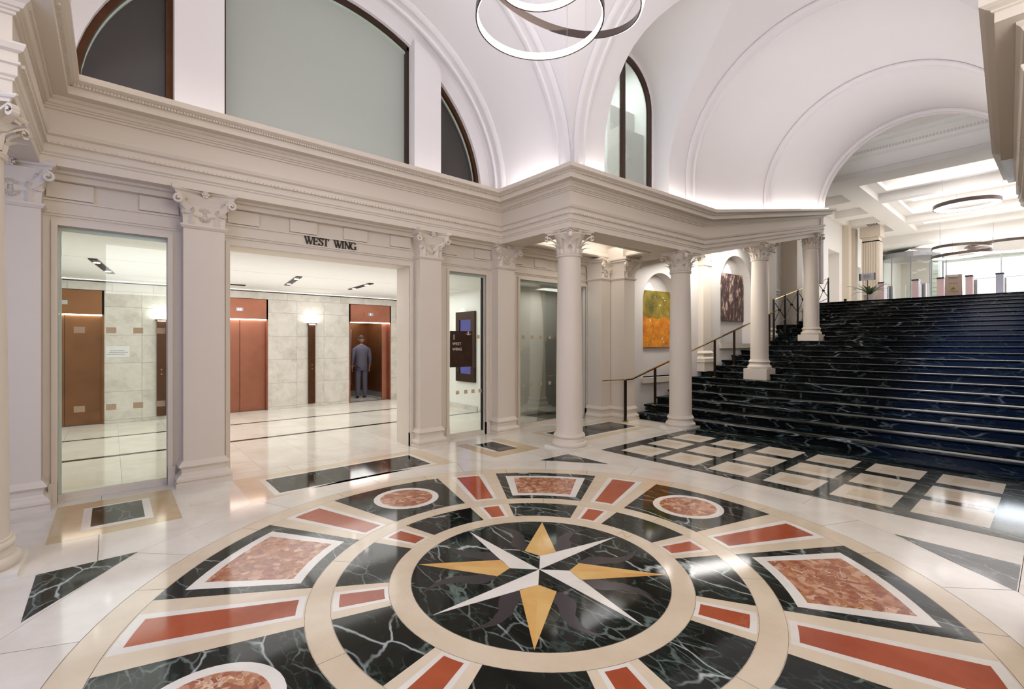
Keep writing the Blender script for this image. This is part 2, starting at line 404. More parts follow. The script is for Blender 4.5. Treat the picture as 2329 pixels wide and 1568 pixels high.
for k in range(8):
    a = 45 * k
    piece('black_segment', sector(1.088, 1.448, a - 14.2, a + 14.6, 10), 'black', 4)
    piece('black_panel', sector(1.604, 2.594, a - 14.2, a + 14.2, 10), 'black', 4)
    if k % 2:
        piece('white_border', sector(1.7, 2.455, a - 11.7, a + 11.7, 8), 'border', 5)
        piece('breccia_panel', sector(1.775, 2.38, a - 9.4, a + 9.4, 8), 'breccia', 6)
    else:
        piece('white_border', circ(P(2.105, a), .345), 'border', 5)
        piece('breccia_roundel', circ(P(2.105, a), .278), 'breccia', 6)
    b = a + 22.5
    piece('white_border', sector(1.612, 2.585, b - 4.6, b + 4.6, 4), 'border', 4)
    piece('red_panel', sector(1.655, 2.525, b - 3.2, b + 3.2, 4), 'red', 5)
    piece('white_border', sector(1.09, 1.44, b - 4.9, b + 4.9, 4), 'border', 4)
    piece('red_tile', sector(1.115, 1.4, b - 3.3, b + 3.3, 4), 'red', 5)
    # slate flames
    L = []; R_ = []
    sgn = 1 if k % 2 else -1
    for i in range(13):
        t = i / 12; r = .33 + .56 * t; wd = .085 * (1 - t) ** .8 * (1 if t > .15 else .8); off = .045 * sin(t * 7) + (.02 if t > .5 else 0)
        ca = radians(b + A0 + sgn * (-7 + 9 * t)); ux, uy = cos(ca), sin(ca); px_, py_ = -uy, ux
        c0 = (CX + ux * r + px_ * off * sgn, CY + uy * r + py_ * off * sgn)
        L.append((c0[0] + px_ * wd, c0[1] + py_ * wd)); R_.append((c0[0] - px_ * wd, c0[1] - py_ * wd))
    piece('slate_flame', R_ + L[::-1], 'slate', 7)
for k in range(4):
    a = 90 * k
    piece('white_ray', [(CX, CY), P(.222, a + 45), P(.905, a)][::-1], 'border', 8)
    piece('yellow_ray', [P(.222, a + 45), P(.325, a + 22), P(.918, a + 45)], 'yellow', 8)
    piece('yellow_ray', [P(.222, a + 45), P(.918, a + 45), P(.325, a + 68)], 'yellow', 8)
nl = MB()
for p, q in (((-.05, -.04), (-.05, .04)), ((-.05, .04), (.05, -.04)), ((.05, -.04), (.05, .04))):
    c0 = P(1.01, -1); u = radians(A0)
    T = lambda x, y: (c0[0] + y * cos(u) + x * sin(u), c0[1] - x * cos(u) + y * sin(u))
    (x0, y0), (x1, y1) = T(*p), T(*q); dx, dy = x1 - x0, y1 - y0; l = hypot(dx, dy); nx, ny = -dy / l * .005, dx / l * .005
    nl.prism([(x0 - nx, y0 - ny), (x1 - nx, y1 - ny), (x1 + nx, y1 + ny), (x0 + nx, y0 + ny)], 0, LZ * 5)
nl.build('compass_letter', 'tan', fl)
# corner triangles
for sx in (-1, 1):
    for sy in (-1, 1):
        x0, y0 = CX + sx * 2.84, CY + sy * 2.33
        piece('black_triangle', [(x0, y0), (x0 - sx * .58, y0), (x0, y0 - sy * .76)][:: (1 if sx * sy < 0 else 1)], 'black', 3)
# framed panels in front of the screen wall
for x0, x1 in ((-.145, .25), (4.57, 4.95)):
    piece('tan_frame', rect(x0 - .275, 5.51 if x0 < 0 else 5.4, x1 + .275, 6.68 if x0 < 0 else 6.44), 'tan', 1)
    piece('white_frame', rect(x0 - .065, 5.71, x1 + .065, 6.46), 'border', 2)
    piece('black_panel', rect(x0, 5.79, x1, 6.42) if x0 < 0 else rect(x0, 5.64, x1, 6.28), 'black', 3)
piece('tan_frame', rect(1.13, 5.45, 3.70, 6.6), 'cream', 1)
piece('white_frame', rect(1.38, 5.64, 3.46, 6.42), 'border', 2)
piece('black_panel', rect(1.445, 5.71, 2.41, 6.35), 'black', 3)
piece('black_panel', rect(2.414, 5.71, 3.39, 6.35), 'black', 3)
piece('tan_frame', rect(5.98, 5.3, 8.3, 6.45), 'cream', 1)
piece('white_frame', rect(6.12, 5.5, 8.1, 6.3), 'border', 2)
piece('black_panel', rect(6.17, 5.56, 8.06, 6.24), 'black', 3)
# black grid panel at the foot of the stairs
piece('black_ground', rect(5.87, -.55, 8.9, 4.7), 'black', 2)
cols = [(6.085, 6.665), (6.825, 7.39), (7.575, 8.13)]; rows = [(3.94, 4.48), (3.26, 3.79), (2.54, 3.07), (1.83, 2.37), (1.12, 1.67), (.41, .97), (-.32, .24)]
for x0, x1 in cols:
    for y0, y1 in rows:
        if y0 < 0: continue
        piece('pale_tile', rect(x0, y0, x1, y1), 'cell', 3)
        piece('tan_inset', rect(x0 + .15, y0 + .12, x1 - .13, y1 - .12), 'cream', 4)

# ================================================================== STAIRCASE
X1, TR, RI = 8.86, .5078, .1336
st = thing('staircase', 'broad flight of polished black marble steps with pale veins', 'staircase', (8.86, 2.5, 0))
for n in range(1, 25):
    x = X1 + (n - 1) * TR; z = n * RI; xe = x + TR + .06 if n < 24 else x + 17
    wl = 6.42 - .085 * (x - 9.4) + .01 if n > 1 else 6.13
    wl = min(wl, 6.25) if n < 22 else 6.25
    yr = -1.6
    prof = [(x + .05, z - RI), (x + .05, z - .045), (x + .010, z - .042), (x + .001, z - .032), (x, z - .010), (x + .002, z - .003), (x + .007, z), (xe, z), (xe, z - RI)]
    if n == 24: prof = prof[:7] + [(x + .6, z), (x + .6, z - RI)]
    MB().extr(prof, lambda a, b, y=yr: (a, y, b), lambda a, b, y=wl: (a, y, b)).build('step', 'stair', st, smooth=True, angle=40)
# ================================================================== ENTABLATURE
PROF = [(-.48, 3.49), (0, 3.49), (0, 3.575), (.012, 3.585), (.012, 3.60), (.028, 3.615), (.028, 3.685), (.045, 3.695), (.045, 3.712), (.032, 3.72),
        (.032, 3.775), (.06, 3.79), (.068, 3.81), (.075, 3.825), (.075, 3.84), (0, 3.845), (0, 4.05), (.02, 4.055), (.02, 4.075), (.04, 4.08), (.04, 4.095),
        (.06, 4.10), (.075, 4.13), (.10, 4.15), (.10, 4.168), (.215, 4.168), (.215, 4.243), (.235, 4.25), (.235, 4.262), (.27, 4.275), (.30, 4.292), (.30, 4.352), (.25, 4.352), (.25, 4.33), (-.15, 4.33), (-.48, 4.33)]
def ent(name, path, parent=None):
    return MB().sweep(path, PROF).build(name, 'paint', parent, smooth=False, kind='structure' if parent is None else None, recentre=False)
N1 = [(-5, 4.90, 0, 1), (-.54, 4.90, 0, 1), (-.54, 6.60, 0, 1), (5.40, 6.60, 0, 1), (5.40, 4.92, 0, 1), (9.2, 4.74, 0, 1), (15.7, 4.47, 1.66, .9), (15.7, 5.3, 1.66, .9)]
N2 = [(15.7, -.26, 1.66, .9), (15.7, .57, 1.66, .9), (9.2, .30, 0, 1), (5.40, .12, 0, 1), (5.40, -1.56, 0, 1), (-.54, -1.56, 0, 1), (-.54, .12, 0, 1), (-5, .12, 0, 1)]
e1 = ent('trim_1', N1); e2 = ent('trim_2', N2)
tag(e1, 'deep cream classical entablature over the columns and screen wall'); tag(e2, 'cream entablature on the opposite side at the upper right corner')
def beads(path, p, z, sz, gap, name, parent):
    m = MB(); i0 = 0
    for a, b in zip(path[:-1], path[1:]):
        d = Vector((b[0] - a[0], b[1] - a[1])); L = d.length; d.normalize(); nv = Vector((d.y, -d.x)); k = int(L / gap)
        for j in range(k):
            t = (j + .5) / k; sc = a[3] + (b[3] - a[3]) * t; dz = a[2] + (b[2] - a[2]) * t
            c = Vector((a[0] + (b[0] - a[0]) * t + nv.x * p * sc, a[1] + (b[1] - a[1]) * t + nv.y * p * sc, dz + z * sc))
            sl = (b[2] - a[2]) / L
            dd = Vector((d.x, d.y, sl))
            m.obox(c, dd * sz[0], Vector((nv.x, nv.y, 0)) * sz[1], Vector((0, 0, 1)) * sz[2])
    m.build(name, 'paint', parent, kind='stuff', fixn=False)
beads(N1[1:5] + N1[5:7], .05, 3.704, (.016, .012, .012), .045, 'bead_course', e1)
beads(N1[1:5] + N1[5:7], .237, 4.256, (.009, .014, .011), .028, 'bead_course', e1)
beads(N1[1:5] + N1[5:7], .085, 4.143, (.007, .01, .008), .022, 'bead_course', e1)
# light strips lying behind the cornice lip
def strip(path, name, parent, p0=.16, p1=.20, z=4.335, mt='cove'):
    m = MB().sweep(path, [(p0, z), (p1, z), (p1, z + .01), (p0, z + .01)]); m.build(name, mt, parent, fixn=True)
strip([(-.3, 6.60, 0, 1), (5.2, 6.60, 0, 1)], 'cove_light', e1, .05, .1, mt='cove_dim')
strip([(5.40, 6.35, 0, 1), (5.40, 5.1, 0, 1)], 'cove_light', e1)
strip([(5.6, 4.911, 0, 1), (9.2, 4.74, 0, 1)], 'cove_light', e1)
strip([(9.2, 4.74, 0, 1), (15.6, 4.474, 1.63, .9)], 'cove_light', e1)
strip([(15.6, .566, 1.63, .9), (9.2, .30, 0, 1)], 'cove_light', e2)
strip([(9.2, .30, 0, 1), (5.6, .13, 0, 1)], 'cove_light', e2)
strip([(-.54, 5.1, 0, 1), (-.54, 6.35, 0, 1)], 'cove_light', e1)
strip([(5.2, -1.56, 0, 1), (-.3, -1.56, 0, 1)], 'cove_light', e2)
strip([(-.8, .12, 0, 1), (-4.8, .12, 0, 1)], 'cove_light', e2)
strip([(-4.8, 4.90, 0, 1), (-.8, 4.90, 0, 1)], 'cove_light', e1)

# ================================================================== VAULTS
XA, AA, BA, ZA = 2.43, 2.97, 2.68, 4.42
def zA(x): return ZA + BA * sqrt(max(0, 1 - ((x - XA) / AA) ** 2))
def lerp(a, b, t): return a + (b - a) * t
BP = [(5.4, 2.35, 4.75, 2.52), (8.6, 2.23, 4.93, 2.53), (11.8, 2.15, 5.12, 2.45), (15.5, 2.07, 5.37, 2.38)]
def bp(x):
    x = min(max(x, 5.4), 15.5)
    for a, b in zip(BP[:-1], BP[1:]):
        if x <= b[0]:
            t = (x - a[0]) / (b[0] - a[0]); return [lerp(a[i], b[i], t) for i in (1, 2, 3)]
def sheetA(ymax, side):
    rows = []
    n = 48
    for i in range(n + 1):
        x = XA - AA * cos(pi * i / n); z = zA(x)
        yg = 2.52 + (sqrt(max(0, 2.35 ** 2 - (z - 4.75) ** 2)) if z > 4.75 else 2.35)
        row = []
        for j in range(13):
            t = j / 12; yy = lerp(yg, ymax, t); row.append((x, yy if side > 0 else 5.04 - yy, z))
        rows.append(row)
    first = [(p[0], p[1], 4.2) for p in rows[0]]; last = [(p[0], p[1], 4.2) for p in rows[-1]]
    return MB().grid([first] + rows + [last])
sheetA(7.1, 1).build('ceiling', 'vault', smooth=True, angle=30, kind='structure', recentre=False)
sheetA(6.65, -1).build('ceiling', 'vault', smooth=True, angle=30, kind='structure', recentre=False)
LX, LW, LZS = 7.06, .92, 6.12
def zL(x): return LZS + sqrt(max(0, LW ** 2 - (x - LX) ** 2))
def ctop(x): return 4.25 if x < 9.2 else 4.25 + (x - 9.2) / 6.5 * (1.66 - .42)
def colB(X, z0, nn=26):
    r, zc, yc = bp(X); out = []
    s0 = (z0 - zc) if z0 < zc else r * asin(min(1, (z0 - zc) / r))
    for i in range(nn + 1):
        s = lerp(s0, r * pi / 2, i / nn)
        out.append((yc + r, zc + s) if s < 0 else (yc + r * cos(s / r), zc + r * sin(s / r)))
    zs = ctop(X); s1 = (zs - zc) if zs < zc else r * asin((zs - zc) / r)
    for i in range(1, nn + 1):
        s = lerp(r * pi / 2, s1, i / nn)
        out.append((yc - r, zc + s) if s < 0 else (yc - r * cos(s / r), zc + r * sin(s / r)))
    return out
rowsB = []
c0 = colB(5.4, 4.2)
row = []
for y, z in c0:
    xg = XA + AA * sqrt(max(0, 1 - ((z - ZA) / BA) ** 2)) if z > ZA else 5.4
    row.append((min(xg, 5.4), y, z))
rowsB.append(row)
mid = [(lerp(a[0], 5.4, .5), a[1], a[2]) for a in row]; rowsB.append(mid)
rowsB.append([(5.4, y, z) for y, z in c0])
for X in (5.75, LX - LW): rowsB.append([(X, y, z) for y, z in colB(X, ctop(X))])
rowsL = []
for i in range(0, 17):
    X = LX - LW * cos(pi * i / 16); rowsL.append([(X, y, z) for y, z in colB(X, zL(X))])
rowsR = []
for X in (LX + LW, 8.5, 9.2, 10, 11, 12, 13, 14, 15, 15.5): rowsR.append([(X, y, z) for y, z in colB(X, ctop(X))])
MB().grid(rowsB).grid(rowsL).grid(rowsR).build('ceiling', 'vault', smooth=True, angle=25, kind='structure', recentre=False)
row2 = [(2 * XA - p[0], p[1], p[2]) for p in rowsB[0]]
MB().grid([row2, [(2 * XA - 5.4, p[1], p[2]) for p in row2], [(-5, p[1], p[2]) for p in row2]]).build('ceiling', 'vault', smooth=True, angle=30, kind='structure', recentre=False)
# ribs
def rib(name, ptsf, width, depth, n=40, mat='vault'):
    """ptsf(t, d) -> centre line point pushed inward by d; band built along axis 'ax'"""
    m = MB(); prof = [(-width / 2, 0), (-width / 2, depth * .5), (-width * .36, depth), (-width * .22, depth), (-width * .16, depth * .45), (width * .16, depth * .45), (width * .22, depth), (width * .36, depth), (width / 2, depth * .5), (width / 2, 0)]
    m.grid([[ptsf(i / n, a, d) for a, d in prof] for i in range(n + 1)])
    return m.build(name, mat, None, smooth=True, angle=30, kind='structure', recentre=False)
def ribA(yc_):
    def f(t, a, d):
        an = pi * t; return (XA - (AA - .004 - d) * cos(an), yc_ + a, ZA - .12 * (1 if t in (0, 1) else 0) + (BA - .004 - d) * sin(an))
    return f
rib('trim_3', ribA(5.05), .30, .045); rib('trim_4', ribA(6.62), .34, .055); rib('trim_5', ribA(-.01), .30, .045)
def ribB(xc_):
    def f(t, a, d):
        X = xc_ + a; r, zc, yc = bp(X); r -= d + .004; z0 = ctop(X) - zc
        L0 = min(0, z0); tot = r * pi - 2 * L0; s = L0 + tot * t
        if s < 0: return (X, yc + r, zc + s)
        if s > r * pi: return (X, yc - r, zc - (s - r * pi))
        return (X, yc + r * cos(s / r), zc + r * sin(s / r))
    return f
rib('trim_6', ribB(5.56), .30, .045); rib('trim_7', ribB(8.72), .34, .05); rib('trim_8', ribB(12.05), .40, .06); rib('trim_9', ribB(15.38), .34, .07)
# lunette over the aisle: jambs, soffit, wall and window
m = MB(); YW = 5.12
arcp = [(LX - LW, 4.2 + 1.92 * i / 14) for i in range(14)] + [(LX - LW * cos(pi * i / 16), zL(LX - LW * cos(pi * i / 16))) for i in range(17)] + [(LX + LW, 4.2 + 1.92 * i / 14) for i in range(13, -1, -1)]
rows = []
for x, z in arcp:
    r, zc, yc = bp(x); yb = yc + r if z < zc else yc + sqrt(max(0, r * r - (z - zc) ** 2))
    rows.append([(x, lerp(yb, YW, j / 4), z) for j in range(5)])
m.grid(rows).build('ceiling', 'vault', smooth=True, angle=35, kind='structure', recentre=False)
def ring_wall(outer, inner, f0, f1):
    m = MB(); n = len(outer); vs = []
    for o, i in zip(outer, inner): vs += [f0(*o), f0(*i), f1(*o), f1(*i)]
    fs = []
    for k in range(n - 1):
        a, b = 4 * k, 4 * k + 4
        fs += [(a, a + 1, b + 1, b), (a + 2, b + 2, b + 3, a + 3), (a + 1, a + 3, b + 3, b + 1), (a, b, b + 2, a + 2)]
    m.add(vs, fs); return m
WR = .80; WC = 7.15
inner = [(WC - WR, 4.2)] + [(WC - WR * cos(pi * i / 24), 6.15 + WR * sin(pi * i / 24)) for i in range(25)] + [(WC + WR, 4.2)]
outer = [(LX - LW - .1, 4.2)] + [(LX - (LW + .1) * cos(pi * i / 24), LZS + (LW + .1) * sin(pi * i / 24)) for i in range(25)] + [(LX + LW + .1, 4.2)]
ring_wall(outer, inner, lambda a, b: (a, YW, b), lambda a, b: (a, YW + .12, b)).build('wall_clerestory', 'vault', kind='structure', recentre=False)
win2 = MB()
fr_in = [(WC - WR + .055, 4.3)] + [(WC - (WR - .055) * cos(pi * i / 24), 6.15 + (WR - .055) * sin(pi * i / 24)) for i in range(25)] + [(WC + WR - .055, 4.3)]
wf = ring_wall(inner, fr_in, lambda a, b: (a, YW + .01, b), lambda a, b: (a, YW + .09, b)).build('window_2', 'darkbronze', kind='structure')
tag(wf, 'narrow arched clerestory window above the stair side')
MB().box(WC - .11, YW + .01, 4.25, WC - .04, YW + .08, 6.9).build('mullion', 'darkbronze', wf)
MB().prismY([(a, b) for a, b in fr_in], YW + .05, YW + .056).build('glass_pane', 'glass', wf)
# bright room behind the clerestory window
br = MB(); br.box(5.95, 7.9, 3.7, 9.6, 8.0, 8.4).box(5.9, 5.25, 3.7, 6.0, 8, 8.4).box(9.6, 5.3, 3.7, 9.7, 8, 8.4).box(5.9, 5.3, 8.4, 9.7, 8, 8.5)
br.build('wall_upper_room', 'white', kind='structure')
lampw = thing('desk_lamp', 'white jointed desk lamp seen through the narrow arched clerestory window', 'lamp', (8.4, 6.2, 4.3))
MB().tube([(8.4, 6.2, 4.3), (8.42, 6.2, 5.5)], .012, 6).build('stem', 'white', lampw)
MB().tube([(8.42, 6.2, 5.5), (8.62, 6.2, 5.85)], .014, 6).build('arm', 'white', lampw)
MB().obox((8.55, 6.2, 5.7), (.05, 0, .06), (0, .05, 0), (-.03, 0, .025)).build('joint', 'white', lampw)

# big lunette wall with three panes
ZW, AW, BW = 4.38, 2.77, 2.50
def eW(x, d=0): return ZW + (BW - d) * sqrt(max(0, 1 - ((x - 2.42) / (AW - d)) ** 2))
inner = [(2.42 - AW, 4.2)] + [(2.42 - AW * cos(pi * i / 40), ZW + BW * sin(pi * i / 40)) for i in range(41)] + [(2.42 + AW, 4.2)]
outer = [(XA - AA - .2, 4.2)] + [(XA - (AA + .2) * cos(pi * i / 40), ZA + (BA + .2) * sin(pi * i / 40)) for i in range(41)] + [(XA + AA + .2, 4.2)]
ring_wall(outer, inner, lambda a, b: (a, 6.93, b), lambda a, b: (a, 7.16, b)).build('wall_lunette', 'vault', kind='structure', recentre=False)
for a, b in ((.57, 1.08), (3.74, 4.24)):
    n = 6; poly = [(a, 4.2), (b, 4.2)] + [(lerp(b, a, i / n), eW(lerp(b, a, i / n)) + .05) for i in range(n + 1)]
    MB().prismY(poly, 6.80, 7.12).build('wall_pier', 'vault', kind='structure')
wn = thing('window_1', 'half-round clerestory window of three panes over the screen wall', None, (2.42, 7.0, 4.3)); wn['kind'] = 'structure'
def pane_poly(a, b, d, zb=4.3, n=24):
    a = max(a, 2.42 - AW + d); b = min(b, 2.42 + AW - d)
    return [(a, zb), (b, zb)] + [(lerp(b, a, i / n), max(zb + .01, eW(lerp(b, a, i / n), d))) for i in range(n + 1)]
for a, b, mat, nm, lab in ((-.4, .62, 'darkglass', 'side_pane', 'dark side pane'), (1.03, 3.79, 'greenglass', 'centre_pane', 'pale frosted centre pane'), (4.2, 5.3, 'darkglass', 'side_pane', 'dark side pane')):
    MB().prismY(pane_poly(a, b, .02), 7.08, 7.10).build(nm, mat, wn)['label'] = lab
    # frame along arch
    aa, bb = max(a, 2.42 - AW), min(b, 2.42 + AW)
    o_ = [(lerp(aa, bb, i / 30), eW(lerp(aa, bb, i / 30))) for i in range(31)]; i_ = [(lerp(max(aa, 2.42 - AW + .07), min(bb, 2.42 + AW - .07), i / 30), eW(lerp(max(aa, 2.42 - AW + .07), min(bb, 2.42 + AW - .07), i / 30), .07)) for i in range(31)]
    ring_wall(o_, i_, lambda p, q: (p, 6.99, q), lambda p, q: (p, 7.08, q)).build('window_frame', 'darkbronze' if nm == 'centre_pane' else 'bronze', wn)
    i2 = [(p, q - .035) for p, q in i_]
    ring_wall(i_, i2, lambda p, q: (p, 7.05, q), lambda p, q: (p, 7.08, q)).build('glass_trim', 'glassedge', wn)
for a, b in ((.50, .57), (1.08, 1.125), (3.70, 3.745), (4.235, 4.28)):
    MB().box(a, 6.99, 4.25, b, 7.08, min(eW(a), eW(b)) - .01).build('window_frame', 'darkbronze' if 1 < a < 4 else 'bronze', wn)
# end walls of the other arms (behind the camera)
MB().box(-5.1, -.5, 0, -5, 5.6, 7.6).build('wall_west', 'plaster', kind='structure')
MB().box(-1, -1.7, 4.2, 6, -1.6, 7.6).build('wall_south', 'plaster', kind='structure')
MB().box(-1, -1.75, 0, 6, -1.7, 3.6).build('wall_south', 'paint', kind='structure')

# ================================================================== COLUMNS
RB, RT = .215, .185
_leaf = {}
def leaf_mesh(h, wd, curl, lean, n=7):
    """acanthus leaf: strip curving outward at the tip, with lobed edges and raised midrib"""
    rows = []
    for i in range(n + 1):
        t = i / n; z = h * (t if t < .8 else .8 + .12 * sin((t - .8) / .2 * pi * .75)); o = lean * t + curl * max(0, t - .55) ** 2 * 4
        ww = wd * (1 - .55 * t ** 2) * (1 + .16 * (1 if i % 2 else -1)) * (1 if i < n else .35)
        rows.append([(-ww, o - .012, z), (-ww * .45, o + .006, z), (0, o + .016, z), (ww * .45, o + .006, z), (ww, o - .012, z)])
    return rows
def capital(parent, oz, h=.38, name='capital'):
    """round Corinthian capital about the z axis of parent, from oz to oz+h"""
    ox, oy, o0 = parent['_o']; T = lambda x, y, z: (ox + x, oy + y, o0 + z)
    m = MB(T); m.lathe([(RT, oz), (RT + .004, oz + .1), (RT + .012, oz + .2), (RT + .04, oz + .27), (RT + .065, oz + .31), (RT + .062, oz + .325)], n=28)
    cp = m.build(name, 'paint', parent, smooth=True)
    # abacus with concave sides
    poly = []; S = .30
    for q in range(4):
        a = pi / 2 * q
        for t in (-.94, -.75, -.5, -.25, 0, .25, .5, .75, .94):
            x = t * S; y = S * (.74 + .26 * abs(t) ** 1.9); X, Y = x * cos(a) + y * sin(a), -x * sin(a) + y * cos(a); poly.append((X, Y))
    poly = poly[::1]
    sc = lambda k: [(x * k, y * k) for x, y in poly]
    mb = MB(T); rows = [[(x, y, z) for x, y in sc(k)] for k, z in ((.86, oz + .322), (.88, oz + .345), (.955, oz + .352), (1, oz + .366), (1, oz + .38))]
    mb.grid(rows, True); n_ = len(poly); mb.f.append(tuple(range(n_))); mb.f.append(tuple(range(len(mb.v) - n_, len(mb.v))))
    mb.build('abacus', 'paint', cp)
    for q in range(4):
        a = pi / 2 * q + pi / 4
        ca, sa = cos(a), sin(a)
        pts = []; r0 = RT + .02
        for i in range(9):
            t = i / 8; pts.append((r0 + .155 * t ** 1.6, oz + .13 + .17 * t ** .8))
        cxv, czv = pts[-1][0] + .0, pts[-1][1] - .042
        for i in range(1, 15):
            th = pi / 2 - i * .55; rr = .042 * (1 - i / 17); pts.append((cxv + rr * cos(th), czv + rr * sin(th)))
        mv = MB(T); rows = []
        for i, (r, z) in enumerate(pts):
            wv = .026 if i > 4 else .016; th_ = .012 if i > 8 else .009
            rows.append([(r * ca - sa * s_ * wv, r * sa + ca * s_ * wv, z + d * th_) for s_, d in ((-1, -1), (1, -1), (1, 1), (-1, 1))])
        mv.grid(rows, True); mv.build('volute', 'paint', cp)
        b = pi / 2 * q
        mf = MB(T)
        for k in range(6):
            an = k * pi / 3; c = Vector((sin(b) * (S * .78), cos(b) * (S * .78), oz + .345)); u = Vector((cos(b), -sin(b), 0))
            mf.obox(c + u * (.022 * cos(an)) + Vector((0, 0, .022 * sin(an))), u * .011, Vector((sin(b), cos(b), 0)) * .014, (0, 0, .011))
        mf.obox(Vector((sin(b) * (S * .80), cos(b) * (S * .80), oz + .345)), Vector((cos(b), -sin(b), 0)) * .01, Vector((sin(b), cos(b), 0)) * .016, (0, 0, .01))
        mf.build('rosette', 'paint', cp)
    for tier, (z0, hh, wd, curl, lean, n_, ph) in enumerate(((0.0, .125, .05, .16, .02, 8, 0), (.01, .22, .052, .17, .035, 8, pi / 8))):
        for k in range(n_):
            a = 2 * pi * k / n_ + ph; ca, sa = cos(a), sin(a)
            rows = [[((RT + y) * ca - x * sa, (RT + y) * sa + x * ca, oz + z0 + z) for x, y, z in r] for r in leaf_mesh(hh, wd, curl, lean)]
            MB(T).grid(rows).build('leaf', 'paint', cp, smooth=True, fixn=False)
    return cp
def column(x, y, z0, H, ph, label, sc=1.0):
    t = thing('column', label, 'column', (x, y, z0), 'round Corinthian columns')
    T = lambda a, b, c: (x + a * sc, y + b * sc, z0 + c)
    hw = .285
    MB(T).box(-hw, -hw, 0, hw, hw, ph).build('plinth', 'paint' if ph > .1 else 'border', t)
    pr = [(.27, ph), (.282, ph + .02), (.285, ph + .04), (.278, ph + .065), (.262, ph + .078), (.25, ph + .082), (.25, ph + .092), (.236, ph + .11), (.232, ph + .13),
          (.24, ph + .138), (.246, ph + .142), (.255, ph + .155), (.256, ph + .17), (.248, ph + .186), (.235, ph + .192), (.235, ph + .205), (.222, ph + .212)]
    MB(T).lathe(pr, n=40).build('base', 'paint', t, smooth=True, angle=50)
    zb = ph + .212; zt = H - .40; prs = [(RB + .006, zb), (RB, zb + .04)]
    for i in range(1, 13):
        u = i / 12; prs.append((RB - (RB - RT) * u ** 1.7, zb + .04 + (zt - zb - .08) * u))
    prs += [(RT, zt - .03), (RT + .02, zt - .022), (RT + .024, zt - .012), (RT + .018, zt), (RT + .026, zt + .006), (RT + .026, zt + .014), (RT, zt + .018)]
    MB(T).lathe(prs, n=48).build('shaft', 'paint', t, smooth=True, angle=45)
    c = capital(t, H - .38)
    if sc != 1:
        for o in [c] :
            o.scale = (sc, sc, 1)
    return t
column(5.645, 5.165, 0, 3.49, .035, 'round cream Corinthian column in front of the lit aisle ceiling, standing on the hall floor')
column(8.66, 4.93, 0, 3.49, .035, 'round cream column whose base touches the lowest stair steps')
column(11.98, 4.74, 6 * RI, 3.29, .26, 'round cream column on a tall plinth part-way up the stairs', .93)
column(15.28, 4.63, 13 * RI, 3.06, .18, 'farthest round cream column, high on the stairs under the end of the entablature', .92)
column(-.80, 5.165, 0, 3.49, .035, 'round cream column cut by the left edge of the photograph')

for x_, y_, z_, h_, p_, s_ in ((5.645, -.125, 0, 3.49, .035, 1), (8.66, -.10, 0, 3.49, .035, 1), (11.98, .0, 6 * RI, 3.29, .26, .93), (15.28, .10, 13 * RI, 3.06, .18, .92)):
    c_ = column(x_, y_, z_, h_, p_, 'round cream column under the opposite entablature, beyond the right edge', s_)
    del c_['category']; del c_['group']; del c_['label']; c_['kind'] = 'structure'; c_.name = 'wall_column_south'
MB().box(6.0, -1.75, 0, 21.0, -1.6, 7.4).build('wall_stair_south', 'plaster', kind='structure')
